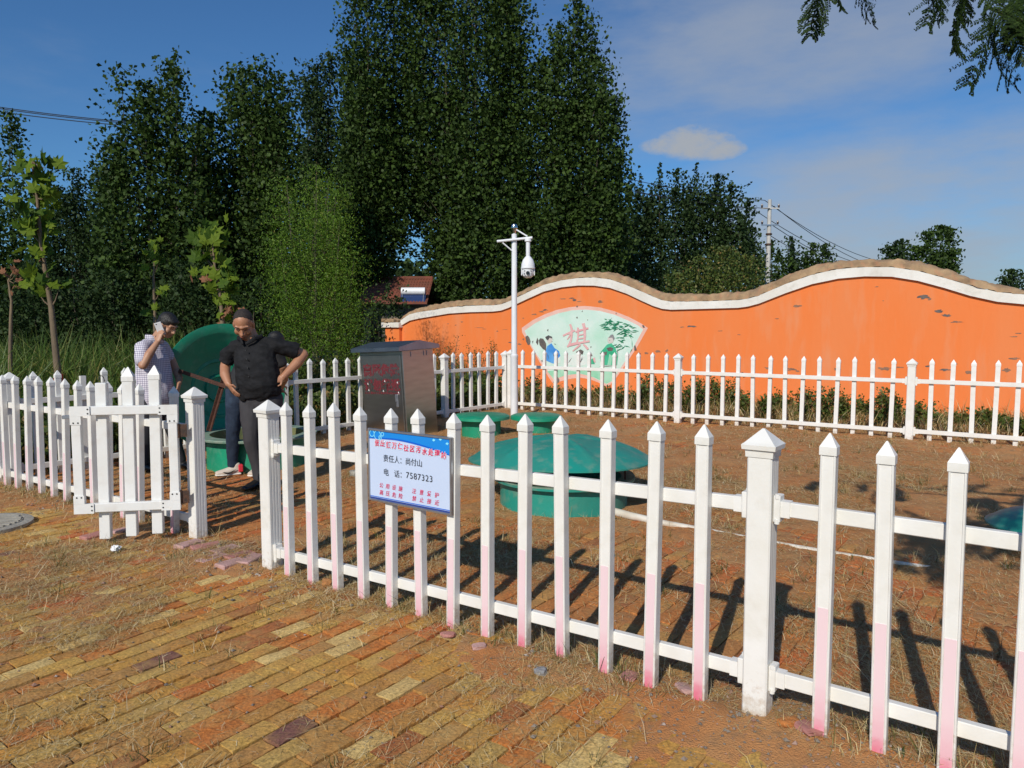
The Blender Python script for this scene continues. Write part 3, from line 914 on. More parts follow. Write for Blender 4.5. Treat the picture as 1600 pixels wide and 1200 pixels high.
    for pts in ([(275, 440), (300, 428), (318, 452), (330, 490), (322, 520), (300, 525), (283, 490)], [(415, 478), (432, 455), (462, 462), (492, 512), (490, 590), (455, 565), (425, 530)], [(385, 500), (400, 450), (412, 480), (405, 530)], [(345, 490), (358, 480), (352, 515)], [(800, 600), (850, 572), (882, 590), (872, 625), (832, 620)], [(1050, 612), (1125, 595), (1122, 630), (1060, 636)],
                [(1120, 560), (1160, 548), (1192, 560), (1180, 590), (1140, 590)], [(562, 915), (592, 880), (612, 858), (630, 890), (622, 918), (585, 926)], [(1408, 535), (1420, 528), (1436, 580), (1410, 586)], [(440, 690), (475, 665), (490, 700), (450, 706)], [(805, 120), (822, 118), (818, 134), (808, 132)], [(805, 235), (820, 232), (818, 250), (808, 248)], [(860, 180), (872, 165), (870, 182)], [(918, 262), (928, 262), (924, 274)], [(500, 370), (515, 362), (512, 390)], [(945, 640), (960, 605), (975, 640), (955, 645)], [(1490, 320), (1510, 322), (1520, 345), (1500, 345)], [(950, 545), (965, 540), (958, 560)], [(1215, 195), (1225, 190), (1222, 210)], [(1445, 600), (1480, 618), (1455, 628)], [(575, 510), (592, 518), (585, 526)]):
        layer('bare_patch', pts, M['peel_dark'], mural, 0)
    level[0] += 1
    gg = G(); yy = -0.002 - 0.0013 * level[0]

    def stroke(x0, y0, x1, y1, w):
        dx, dy = x1 - x0, y1 - y0; l = math.hypot(dx, dy) + 1e-6; nx, ny = -dy / l * w, dx / l * w
        gg.prism(mp([(x0, y0), (x0 + dx * .45 + nx, y0 + dy * .45 + ny), (x1, y1), (x0 + dx * .45 - nx, y0 + dy * .45 - ny)]), yy, yy + 0.001)
    r2 = random.Random(3)
    for _ in range(95):
        if r2.random() < 0.78:
            x = r2.uniform(1080, 1400); y = 230 + (x - 1080) * 0.28 + r2.uniform(0, 120)
        else: x, y = r2.uniform(1230, 1330), r2.uniform(430, 570)
        a = r2.choice([r2.uniform(0.1, 0.7), r2.uniform(2.3, 3.1)]); l = r2.uniform(35, 75)
        stroke(x, y, x + math.cos(a) * l, y + math.sin(a) * l * 0.75, r2.uniform(4, 7))
    for (a, b, c, d) in ((1340, 400, 1385, 470), (1385, 470, 1390, 560), (1390, 560, 1365, 610), (1100, 290, 1240, 320), (1240, 320, 1400, 420), (1180, 240, 1100, 330)):
        stroke(a, b, c, d, 3.5)
    gg.build('bamboo_leaves', M['mural_leaf'], mural)
    gg = G()
    for (a, b, c, d) in ((720, 715, 760, 660), (830, 730, 880, 655), (845, 720, 870, 640), (690, 630, 705, 610), (450, 770, 640, 768), (690, 770, 840, 772), (1040, 750, 1230, 742), (505, 610, 520, 680), (560, 600, 590, 690), (1235, 560, 1240, 660), (1200, 520, 1245, 555), (560, 470, 566, 476), (548, 488, 560, 492), (1150, 478, 1160, 480), (1090, 650, 1085, 730)):
        stroke(a, b, c, d, 3.0)
    gg.build('ink_lines', M['mural_ink'], mural)
    # the big character of the mural, in brush strokes
    gg = G(); yy -= 0.0013

    def brush(pts, w0, w1):
        n = len(pts); L_, R_ = [], []
        for k, (x, y) in enumerate(pts):
            x0, y0 = pts[max(k - 1, 0)]; x1, y1 = pts[min(k + 1, n - 1)]
            l = math.hypot(x1 - x0, y1 - y0); q = k / (n - 1)
            w = (w0 * (1 - q) + w1 * q) * (0.8 + 0.4 * r2.random())
            L_.append((x - (y1 - y0) / l * w, y + (x1 - x0) / l * w)); R_.append((x + (y1 - y0) / l * w, y - (x1 - x0) / l * w))
        for k in range(n - 1): gg.prism(mp([L_[k], L_[k + 1], R_[k + 1], R_[k]]), yy, yy + 0.001)
        yy_[0] += 1
    yy_ = [0]
    for pts, a, b in (([(668, 432), (705, 412), (750, 394), (792, 372)], 9, 11), ([(742, 310), (756, 350), (760, 420), (750, 480), (728, 530), (712, 548)], 12, 9), ([(748, 405), (730, 445), (712, 470)], 9, 4),
                      ([(798, 392), (840, 376), (890, 362), (932, 352)], 9, 10), ([(822, 345), (826, 400), (822, 460), (812, 512)], 11, 8), ([(878, 300), (892, 350), (896, 430), (888, 500)], 15, 9), ([(832, 425), (880, 415)], 6, 6), ([(830, 462), (878, 455)], 6, 6),
                      ([(730, 528), (800, 512), (870, 500), (945, 486)], 13, 9), ([(848, 522), (812, 555), (768, 590)], 11, 4), ([(880, 518), (905, 540), (930, 572)], 8, 13)):
        yy -= 0.0004
        brush(pts, a, b)
    gg.build('painted_character', M['mural_glyph'], mural)
    return wall


def text_mesh(s, size, bold, mat, shear=0.0, align='LEFT', spacing=1.0):
    c = bpy.data.curves.new('lettering', 'FONT')
    c.body = s; c.size = size; c.offset = bold; c.shear = shear; c.align_x = align; c.space_character = spacing
    o = bpy.data.objects.new('lettering', c); C.objects.link(o)
    dg = bpy.context.evaluated_depsgraph_get()
    me = bpy.data.meshes.new_from_object(o.evaluated_get(dg))
    bpy.data.objects.remove(o); bpy.data.curves.remove(c)
    me.name = 'lettering'; me.materials.clear(); me.materials.append(mat)
    return me


build_wall()

# ---- picket fences ----------------------------------------------------------
PW, PD, PH = 0.054, 0.044, 1.055                                      # picket width, depth, height without cap


def picket_mesh():
    g = G(); w, d = PW / 2, PD / 2; l = 0.006; r = 0.0035
    # outline with a shallow channel down the outer face (outer = -y)
    o = [(-w, -d + 0.003), (-w + 0.003, -d), (-w + l, -d), (-w + l + 0.002, -d + r), (w - l - 0.002, -d + r), (w - l, -d), (w - 0.003, -d), (w, -d + 0.003), (w, d), (-w, d)]
    n = len(o)
    g.add([(x, y, -0.08) for x, y in o] + [(x, y, PH) for x, y in o], [tuple(range(n))[::-1], tuple(range(n, 2 * n))] + [(k, (k + 1) % n, n + (k + 1) % n, n + k) for k in range(n)])
    return g.mesh('picket', M['white_foot'])


def cap_mesh(w, d, h0, h, lip, mat):
    g = G(); a, b = w / 2 + lip, d / 2 + lip
    v = [(-a, -b, 0), (a, -b, 0), (a, b, 0), (-a, b, 0), (-a, -b, h0), (a, -b, h0), (a, b, h0), (-a, b, h0)]
    k = 0.10
    v += [(-a * k, -b * k, h0 + h * 0.96), (a * k, -b * k, h0 + h * 0.96), (a * k, b * k, h0 + h * 0.96), (-a * k, b * k, h0 + h * 0.96), (0, 0, h0 + h)]
    f = [(3, 2, 1, 0)] + [(i, (i + 1) % 4, 4 + (i + 1) % 4, 4 + i) for i in range(4)] + [(4 + i, 4 + (i + 1) % 4, 8 + (i + 1) % 4, 8 + i) for i in range(4)] + [(8 + i, 8 + (i + 1) % 4, 12) for i in range(4)]
    g.add(v, f)
    return g.mesh('picket_cap', mat)


def post_mesh(w, h):
    g = G(); a = w / 2; c = 0.006
    o = [(-a, -a + c), (-a + c, -a), (a - c, -a), (a, -a + c)]
    for t in (-0.45, 0.0, 0.45):                                   # fluted sides
        o += [(a, t * a - 0.005), (a - 0.0011, t * a), (a, t * a + 0.005)]
    o += [(a, a - c), (a - c, a), (-a + c, a), (-a, a - c)]
    for t in (0.45, 0.0, -0.45):
        o += [(-a, t * a + 0.005), (-a + 0.0011, t * a), (-a, t * a - 0.005)]
    n = len(o)
    g.add([(x, y, -0.12) for x, y in o] + [(x, y, h) for x, y in o], [tuple(range(n))[::-1], tuple(range(n, 2 * n))] + [(k, (k + 1) % n, n + (k + 1) % n, n + k) for k in range(n)])
    return g.mesh('post', M['white_foot'])


def post_cap_mesh(w):
    g = G(); a = w / 2
    lv = [(a + 0.004, 0), (a + 0.006, 0.028), (a + 0.016, 0.030), (a + 0.018, 0.048), (a + 0.008, 0.056), (0.004, 0.108)]
    v = []
    for r, z in lv: v += [(-r, -r, z), (r, -r, z), (r, r, z), (-r, r, z)]
    f = [(3, 2, 1, 0)]
    for i in range(len(lv) - 1):
        for k in range(4): f.append((i * 4 + k, i * 4 + (k + 1) % 4, i * 4 + 4 + (k + 1) % 4, i * 4 + 4 + k))
    f.append(tuple(len(lv) * 4 - 4 + k for k in range(4)))
    g.add(v, f)
    return g.mesh('post_cap', M['white'])


PICKET, PCAP = picket_mesh(), cap_mesh(PW, PD, 0.030, 0.050, 0.003, M['white'])
POST, POSTCAP = post_mesh(0.096, 1.045), post_cap_mesh(0.096)
STRIP = G().box(-PW / 2 + 0.009, PW / 2 - 0.009, -PD / 2 + 0.0012, -PD / 2 + 0.0045, -0.02, 0.485).mesh('red_strip', M['strip'])
BRACKET = G().box(-0.010, 0.016, -0.028, 0.028, -0.052, 0.052, bev=0.003).tube([(0.004, -0.022, -0.058), (0.004, -0.022, -0.040)], 0.010, 10).tube([(0.004, -0.022, 0.040), (0.004, -0.022, 0.058)], 0.010, 10).box(0.016, 0.05, -0.021, 0.021, -0.031, 0.031).mesh('bracket', M['white'])


def fence(label, a, b, posts, counts, out=-1, z=None, strips=True, bare=(), lean=0.0, rng=random.Random(2), first_cap=True, tilt=None):
    """posts: distances along a->b; counts: pickets in each gap; out: side of the rails on which the pickets stand"""
    a = Vector(a); d = Vector(b) - a; th = math.atan2(d.y, d.x)
    f = empty('picket_fence', (a.x, a.y, 0), label, 'fence', 'white picket fences round the compound', th)
    zf = z or (lambda s: 0.0)
    for i, s in enumerate(posts):
        p = inst(POST, 'post', f, (s, 0, zf(s) - 0.02), (rng.uniform(-.006, .006), rng.uniform(-.006, .006), 0))
        inst(POSTCAP, 'post_cap', p, (0, 0, 1.045))
    idx = 0
    for i, n in enumerate(counts):
        s0, s1 = posts[i], posts[i + 1]
        first, step = (s1 - s0) / ((n if isinstance(n, int) else 1) + 1), None
        if isinstance(n, tuple): n, first, step = n
        for zz in (0.155, 0.83):
            gg = G()
            gg.box(0.048, s1 - s0 - 0.048, -0.016, 0.016, -0.028, 0.028, bev=0.003)
            r = gg.build('rail', M['white'], f, loc=(s0, 0, zz + zf(s0)))
            r.rotation_euler = (0, -math.atan2(zf(s1) - zf(s0), s1 - s0), 0)
            inst(BRACKET, 'bracket', r, (0.058, 0, 0))
            inst(BRACKET, 'bracket', r, (s1 - s0 - 0.058, 0, 0), (0, 0, math.pi))
        for k in range(n):
            s = s0 + (first + step * k if step else (s1 - s0) * (k + 1) / (n + 1))
            p = inst(PICKET, 'picket', f, (s + rng.uniform(-.006, .006), out * (0.0162 + PD / 2), zf(s) + rng.uniform(-.010, .010)),
                     (rng.uniform(-.008, .008), lean + rng.uniform(-.015, .015), 0 if out < 0 else math.pi))
            if out > 0: p.rotation_euler.y = -p.rotation_euler.y
            if idx not in bare: inst(PCAP, 'picket_cap', p, (0, 0, PH))
            if strips: inst(STRIP, 'red_strip', p, (0, 0, 0))
            idx += 1
    return f


pa, pb = gp(426, 884), gp(1485, 1208)
dirn = (pb - pa).normalized()


def along(u, v): return (gp(u, v) - pa).dot(dirn)


s_post2 = along(1190, 1106)
fence('white picket fence in the foreground with the blue information sign on it', pa, pb, [0, s_post2, s_post2 + 2.95], [13, (13, 0.247, 0.203)], -1,
      z=lambda s: -0.055 + 0.072 * min(s / s_post2, 1.0))
GATEPOST = gp(310, 838)
CORNER_A = gp(2, 752)
CORNER_B = gp(790, 639.5)
la = (GATEPOST - CORNER_A).length
fence('white picket fence left of the open gate, running off the left edge', CORNER_A, GATEPOST, [0, la], [13], -1, z=lambda s: -0.05 + 0.02 * s / la, lean=0.045)
lb = (CORNER_B - CORNER_A).length
fence('white picket fence along the weeds behind the men and the steel cabinet', CORNER_A, CORNER_B, [0.12, lb - 4.75, lb - 1.62, lb], [13, 13, 6], 1, z=lambda s: -0.05, strips=False, bare=(2,), lean=0.0)
pf1, pf2 = gp(1057, 660.5), gp(1420, 687.5)
dF = (pf2 - CORNER_B).normalized()
l1, l2 = (pf1 - CORNER_B).dot(dF), (pf2 - CORNER_B).length
fence('white picket fence in front of the orange wall', CORNER_B, pf2, [0.115, l1, l2, l2 + 3.1, l2 + 6.2], [13, 13, 12, 12], 1, z=lambda s: -0.03, strips=False)


# ---- gate, swung open outwards ------------------------------------------------
def build_gate():
    hinge = gp(301, 845)
    hinge = Vector((GATEPOST.x - 0.075, GATEPOST.y - 0.10, 0))
    free = at(119, 800, hinge.y - 0.13)
    d = Vector((free.x - hinge.x, free.y - hinge.y, 0)); th = math.atan2(d.y, d.x) + math.pi       # local +x runs to the hinge
    Lg = d.length
    g = empty('garden_gate', (free.x, free.y, 0), 'white picket gate standing open, with black rusty hinges', 'gate', rz=th)
    zb, zt = 0.235, 0.985
    G().box(0.0, 0.062, -0.024, 0.024, zb, zt, bev=0.004).build('stile', M['white_gate'], g)
    G().box(Lg - 0.062, Lg, -0.024, 0.024, zb, zt, bev=0.004).build('stile', M['white_gate'], g)
    G().box(0.0622, Lg - 0.0622, -0.020, 0.020, zb, zb + 0.062, bev=0.004).build('rail', M['white_gate'], g)
    G().box(0.0622, Lg - 0.0622, -0.020, 0.020, zt - 0.062, zt, bev=0.004).build('rail', M['white_gate'], g)
    for x0, s in ((0.0, 1), (Lg, -1)):
        for z0, t in ((zb, 1), (zt, -1)):
            b = G()
            b.box(min(x0 - s * 0.004, x0 + s * 0.125), max(x0 - s * 0.004, x0 + s * 0.125), -0.028, -0.0245, min(z0 - t * 0.004, z0 + t * 0.066), max(z0 - t * 0.004, z0 + t * 0.066))
            b.box(min(x0 - s * 0.004, x0 + s * 0.066), max(x0 - s * 0.004, x0 + s * 0.066), -0.028, -0.0245, min(z0 + t * 0.0665, z0 + t * 0.125), max(z0 + t * 0.0665, z0 + t * 0.125))
            o = b.build('corner_bracket', M['white_gate'], g)
            sc = G()
            for (px, pz) in ((0.112, 0.018), (0.112, 0.048), (0.018, 0.112), (0.048, 0.112)):
                sc.tube([(x0 + s * px, -0.0305, z0 + t * pz), (x0 + s * px, -0.0275, z0 + t * pz)], 0.0055, 8)
            sc.build('screw_holes', M['black_soft'], o)
    big = G().box(-0.036, 0.036, -0.028, 0.028, 0.03, 1.145, bev=0.004).mesh('picket', M['white_gate'])
    bigcap = cap_mesh(0.072, 0.056, 0.035, 0.066, 0.003, M['white_gate'])
    bigcap.name = 'picket_cap'
    for k, x in enumerate((0.20, 0.405, 0.61)):
        p = inst(big, 'picket', g, (x * Lg / 0.81, 0.050 - 0.0, 0.0 + 0.02 * k / 2), (0, 0.012, 0))
        if k: inst(bigcap, 'picket_cap', p, (0, 0, 1.145))
        else:
            p['label'] = 'picket without its cap'
            w = [(0.02 * math.cos(a), 0.0, 1.15 + 0.045 * math.sin(a)) for a in np.linspace(0.1, 3.0, 10)]
            G().tube(w, 0.003, 6).build('wire_loop', M['black_soft'], p)
    for z in (0.32, 0.80):
        h = G().box(Lg + 0.001, Lg + 0.06, -0.012, -0.004, z - 0.045, z + 0.045).tube([(Lg + 0.006, -0.012, z - 0.05), (Lg + 0.006, -0.012, z + 0.05)], 0.010, 8).build('hinge', M['dark_metal'], g)
    lt = G().box(-0.06, 0.0, -0.01, 0.01, 0.90, 0.925, bev=0.003).build('latch', M['alu'], g)
    return g


build_gate()


# ---- information sign on the front fence -------------------------------------
def build_sign():
    n = Vector((-dirn.y, dirn.x, 0))                                   # away from the camera
    off = 0.0162 + PD + 0.016

    def fp(u, v):
        r = ray(u, v); o = Vector((0, 0, CAMH)); q = pa - n * off
        return o + r * ((q - o).dot(n) / r.dot(n))
    tl, tr, bl, br = fp(575, 668), fp(705.5, 684), fp(574.5, 780.5), fp(703.5, 805)
    wdt = ((tr - tl).dot(dirn) + (br - bl).dot(dirn)) / 2
    z1 = (tl.z + tr.z) / 2; z0 = (bl.z + br.z) / 2; h = z1 - z0
    s = empty('information_sign', (tl.x, tl.y, z0), 'blue and white information sign in a grey frame on the front fence', 'sign', rz=math.atan2(dirn.y, dirn.x))
    fr = 0.011
    G().box(fr, wdt - fr, 0.002, 0.012, fr, h - fr).build('board', M['sign_pale'], s)
    for bx in ((0, fr, -0.006, 0.014, 0, h), (wdt - fr, wdt, -0.006, 0.014, 0, h), (fr + .0002, wdt - fr - .0002, -0.006, 0.014, 0, fr), (fr + .0002, wdt - fr - .0002, -0.006, 0.014, h - fr, h)):
        G().box(*bx, bev=0.002).build('frame_bar', M['alu'], s)
    w, hh = wdt, h

    def lay(name, pts, mat, k):
        G().prism([(x * w, z * hh) for x, z in pts], 0.002 - 0.0007 * k, 0.002 - 0.0007 * k + 0.0005).build(name, mat, s)
    arc = [(x, 0.855 + 0.02 * math.sin(min(x * 2.2, 1) * math.pi / 2) - 0.135 * max(0, x - 0.3) ** 1.7 * 1.6) for x in np.linspace(0.02, 0.98, 24)]
    lay('blue_header', [(0.98, 0.972), (0.02, 0.972)] + arc, M['sign_blue'], 1)
    arc2 = [(x, z + 0.012 + 0.05 * x * (1 - x)) for x, z in arc]
    lay('deep_wave', arc + arc2[::-1], M['sign_deep'], 2)
    lay('footer_line', [(0.02, 0.028), (0.98, 0.028), (0.98, 0.05), (0.02, 0.05)], M['sign_navy'], 1)
    lay('footer_band', [(0.02, 0.055), (0.98, 0.055), (0.98, 0.066), (0.02, 0.066)], M['sign_deep'], 1)

    def rings(cx, cz, r0):
        gg = G(); n = 28; y = 0.002 - 0.0007 * 3
        for k in range(n):
            a, b = 2 * math.pi * k / n, 2 * math.pi * (k + 1) / n
            gg.prism([(cx * w + math.cos(a) * r0, cz * hh + math.sin(a) * r0), (cx * w + math.cos(b) * r0, cz * hh + math.sin(b) * r0), (cx * w + math.cos(b) * (r0 - .004), cz * hh + math.sin(b) * (r0 - .004)), (cx * w + math.cos(a) * (r0 - .004), cz * hh + math.sin(a) * (r0 - .004))], y, y + 0.0004)
        gg.build('bubble_ring', M['sign_cyan'], s)
    for a in ((0.05, 0.93, 0.019), (0.12, 0.915, 0.026), (0.185, 0.935, 0.012), (0.155, 0.885, 0.012)): rings(*a)
    for (x, z) in ((0.80, 0.935), (0.875, 0.955), (0.95, 0.91)):
        lay('petal', [(x - .018, z), (x, z + .022), (x + .02, z + .008), (x + .004, z - .014)], M['sign_cyan'], 3)

    def text(t, x, z, size, mat, k, bold=0.0, shear=0.0, wscale=1.0, sp=1.0):
        me = text_mesh(t, 1.0, bold, mat, shear, spacing=sp)
        inst(me, 'lettering', s, (x * w, 0.002 - 0.0007 * k - 0.0002, z * hh), (math.pi / 2, 0, 0), (size * hh * wscale, size * hh, 1))
    title = '张庄镇万仁社区污水处理站'
    for i, ch in enumerate(title):
        x = 0.082 + i * 0.0725; z = 0.775 - 0.045 * (i / 11) ** 1.5 + 0.006 * math.sin(i * 2.1)
        text(ch, x - 0.002, z - 0.004, 0.098, M['sign_white'], 4, 0.055, 0.15, 0.95)
        text(ch, x, z, 0.095, M['sign_red'], 5, 0.018, 0.15, 0.95)
    text('责任人：尚付山', 0.19, 0.575, 0.105, M['sign_ink'], 4, 0.0, 0.0, 0.98)
    text('电', 0.19, 0.385, 0.105, M['sign_ink'], 4)
    text('话：', 0.325, 0.385, 0.105, M['sign_ink'], 4)
    text('7587323', 0.47, 0.39, 0.118, M['sign_ink'], 4, 0.0, 0.0, 1.05, 1.12)
    for row, z in (('公用设施', 0.205), ('高压危险', 0.105)):
        for i, ch in enumerate(row): text(ch, 0.135 + i * 0.08, z, 0.075, M['sign_red'], 4, 0.004, 0.18)
    for row, z in (('注意爱护', 0.205), ('禁止接近', 0.105)):
        for i, ch in enumerate(row): text(ch, 0.54 + i * 0.088, z, 0.075, M['sign_red'], 4, 0.004, 0.18)


build_sign()


# ---- steel cabinet --------------------------------------------------------------
def build_cabinet():
    fr = at(637, 684, 10.15); fr.z = 0
    th = math.atan2(-0.60, 0.80)
    c = empty('steel_cabinet', (fr.x, fr.y, 0), 'stainless steel electrical cabinet with red warning characters', 'cabinet', rz=th)
    c.rotation_euler = (0, 0, 0)
    tilt = Matrix.Rotation(rad(-3.2), 4, 'Y')
    base = Matrix.Translation((fr.x, fr.y, 0)) @ tilt @ Matrix.Rotation(th, 4, 'Z')
    c.rotation_euler = base.to_euler()
    w, d, h = 0.86, 0.62, 1.20                                        # front runs from x=-w to 0 at y=0, body behind (+y)
    G().box(-w, 0, 0, d, -0.03, h, bev=0.006).build('body', M['steel'], c)
    dr = G().box(-w + 0.03, -0.03, -0.016, -0.001, 0.06, h - 0.05, bev=0.004).build('door', M['steel'], c)
    hd = G().box(-0.145, -0.105, -0.040, -0.0165, 0.42, 0.60, bev=0.006).box(-0.138, -0.112, -0.058, -0.040, 0.50, 0.60, bev=0.004).build('handle', M['alu'], dr)
    # low gabled roof, ridge along the front
    prof = [(-0.10, h + 0.055), (-0.10, h + 0.001), (d + 0.09, h + 0.001), (d + 0.09, h + 0.055), (d / 2, h + 0.130)]
    gg = G(); n = len(prof)
    x0, x1 = -w - 0.07, 0.05
    gg.add([(x0, y, z) for y, z in prof] + [(x1, y, z) for y, z in prof], [tuple(range(n)), tuple(range(2 * n - 1, n - 1, -1))] + [(k, n + k, n + (k + 1) % n, (k + 1) % n) for k in range(n)])
    gg.build('roof', M['steel_roof'], c)
    for row, z in (('高压危险', 0.875), ('请勿靠近', 0.665)):
        for i, ch in enumerate(row):
            me = text_mesh(ch, 0.17, 0.012, M['red_print'])
            inst(me, 'lettering', dr, (-w + 0.075 + i * 0.182, -0.0168, z), (math.pi / 2, 0, 0))
    gg = G()
    rr = random.Random(4)
    for i in range(18):
        x = -w + 0.08 + i * 0.04
        gg.box(x, x + rr.uniform(0.02, 0.032), -0.0172, -0.0166, 0.60, 0.60 + rr.uniform(0.022, 0.036))
    gg.build('faded_small_print', M['red_print'], dr)
    gg = G()
    for (x, z) in ((-0.36, 0.78), (-0.40, 0.64), (-0.70, 0.65), (-0.71, 0.74), (-0.1, 0.62), (-0.11, 0.76), (-0.38, 0.12)):
        gg.prism([(x - .012, z), (x, z + .022), (x + .012, z - .012)], -0.0182, -0.0174)
    gg.build('paper_remnants', M['paper'], dr)
    vt = G()
    for x in (0.16, 0.42, 0.48):
        vt.box(0.0, 0.006, x, x + 0.012, h - 0.09, h - 0.02)
    vt.build('side_clips', M['steel_roof'], c)


build_cabinet()


# ---- septic tanks ------------------------------------------------------------
def lid_profile(r, h, t=0.018, rimw=0.10):
    outer = [(0.0005, h), (r * 0.12, h * 0.995), (r * 0.3, h * 0.95), (r * 0.5, h * 0.85), (r * 0.7, h * 0.66), (r * 0.85, h * 0.41), (r * 0.95, h * 0.17), (r, 0.012), (r, 0.0)]
    inner = [(r - rimw, -0.002), (r - rimw - 0.02, 0.012)] + [(rr * (r - rimw - 0.03) / r, max(hh - 0.03, 0.012)) for rr, hh in outer[:-3][::-1]]
    return outer + inner


def build_tanks():
    grp = 'green septic tank hatches'
    # propped-open dome
    c = gp(880, 811); c = Vector((c.x * 1.095, c.y + 0.56, 0))
    t = empty('septic_tank', c, 'big green tank with a dome lid propped ajar, behind the front fence', 'tank', grp)
    G().lathe([(0.555, -0.05), (0.55, 0.225), (0.62, 0.23), (0.62, 0.248), (0.50, 0.248), (0.50, -0.05)], 48).build('tank_ring', M['teal'], t, True, 35)
    G().lathe([(0.615, 0.2485), (0.615, 0.256), (0.505, 0.256), (0.505, 0.2485)], 48, close=True).build('flange', M['rim'], t, True, 35)
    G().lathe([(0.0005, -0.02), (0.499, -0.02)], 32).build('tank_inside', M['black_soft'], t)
    lid = G()
    pr = lid_profile(0.80, 0.195)
    n = 128; vs, fs = [], []
    for (r, z) in pr:
        for k in range(n):
            q = 2 * math.pi * k / n
            rib = 0.015 * math.exp(-((((q * 6 / (2 * math.pi)) % 1) - 0.5) / 0.05) ** 2) * (1 if 0.1 < r < 0.72 else 0)
            wob = 0.008 * math.sin(2 * q + 0.6) * (r / 0.8)
            boss = 0.025 * math.exp(-(((r * math.cos(q) + 0.06) / 0.14) ** 2 + ((r * math.sin(q)) / 0.14) ** 2)) if z > 0.02 else 0
            vs.append((r * math.cos(q), r * math.sin(q), z + rib + wob + boss))
    for i in range(len(pr) - 1):
        for k in range(n):
            fs.append((i * n + k, i * n + (k + 1) % n, (i + 1) * n + (k + 1) % n, (i + 1) * n + k))
    lid.add(vs, fs)
    o = lid.build('lid', M['teal'], t, True, 45, (-0.03, 0.0, 0.385)); o.rotation_euler = (rad(-2.6), rad(0.4), 0.3)
    G().box(-0.008, 0.008, -0.006, 0.006, 0.256, 0.40).build('prop_stick', M['rust'], t, loc=(0.50, -0.25, 0))
    lk = G().box(-0.010, 0.010, -0.02, 0.0, 0.155, 0.225, bev=0.004).tube([(0, -0.02, 0.145), (0, -0.03, 0.16)], 0.012, 8).build('latch', M['rust'], t, loc=(-0.02, -0.56, 0))
    # two small ones by the far corner
    for (u, v, r, rb, h, z, lab) in ((752, 685, 0.40, 0.275, 0.05, 0.235, 'small green tank with a flat lid, beside the steel cabinet'), (838, 679, 0.375, 0.27, 0.055, 0.185, 'small green tank with a flat lid, near the foot of the camera pole')):
        p = gp(u, v); k = (p.y + rb) / p.y
        t = empty('septic_tank', (p.x * k, p.y + rb, 0), lab, 'tank', grp)
        G().lathe([(rb, -0.05), (rb, z), (rb - .03, z), (rb - .03, -0.05)], 36).build('tank_ring', M['green'], t, True, 35)
        G().lathe([(0.0005, h + 0.02), (r * 0.5, h + 0.016), (r * 0.92, h + 0.006), (r, h - 0.01), (r * 1.01, 0.004), (r * .96, 0.0), (0.0005, 0.0)], 40).build('lid', M['green'], t, True, 45, (0, 0, z + 0.004))
    # one more at the right edge
    c = at(1650, 840, 5.0)
    t = empty('septic_tank', (c.x, c.y, 0), 'green domed tank cut off by the right edge', 'tank', grp)
    G().lathe([(0.30, -0.05), (0.30, 0.15), (0.27, 0.15), (0.27, -0.05)], 36).build('tank_ring', M['teal'], t, True, 35)
    G().lathe(lid_profile(0.42, 0.13, rimw=0.06), 40).build('lid', M['teal'], t, True, 45, (0, 0, 0.155))
    # the open one with its lid stood on edge
    c = gp(405, 739); c = Vector((c.x * 1.068 - 0.01, c.y + 0.53, 0))
    t = empty('septic_tank', c, 'open green tank with its round lid tipped up, beside the men', 'tank', grp)
    G().lathe([(0.54, -0.05), (0.53, 0.325), (0.50, 0.325), (0.50, -0.05)], 48).build('tank_ring', M['green'], t, True, 35)
    G().lathe([(0.645, 0.326), (0.65, 0.345), (0.645, 0.352), (0.50, 0.352), (0.495, 0.326)], 48, close=True).build('flange', M['rim'], t, True, 35)
    G().lathe([(0.494, 0.35), (0.492, -0.03), (0.0005, -0.03)], 36).build('tank_lining', M['green_inner'], t, True, 35)
    lc = at(354, 607, 8.55) - c
    nrm = Vector((0.73, -0.68, 0.05)).normalized()                       # the hollow side looks this way
    Q = (-nrm).to_track_quat('Z', 'Y').to_matrix().to_4x4()
    L = G()
    L.lathe(lid_profile(0.752, 0.23), 64)
    L.lathe([(0.30, 0.175), (0.315, 0.150), (0.345, 0.150), (0.36, 0.165)], 48)
    L.lathe([(0.13, 0.19), (0.14, 0.168), (0.16, 0.168), (0.17, 0.19)], 40)
    o = L.build('lid', M['green'], t, True, 45); o.matrix_local = Matrix.Translation(lc - (-nrm) * 0.0) @ Q
    def bar(a, b, y0, y1, w=0.022):
        p, q = at(*a, y0) - c, at(*b, y1) - c
        d = (q - p); Mx = Matrix.Translation(p) @ d.to_track_quat('Z', 'Y').to_matrix().to_4x4()
        g = G(); g.box(-w, w, -0.006, 0.006, 0, d.length, Mx); g.box(-w, -w + 0.008, 0.007, 0.035, 0, d.length, Mx)
        g.build('prop_bar', M['rust'], t)
    bar((279, 581), (357, 607), 7.98, 8.05); bar((357, 575), (328, 674), 8.12, 7.95)
    bar((357, 607), (395, 617), 8.05, 8.1)


build_tanks()


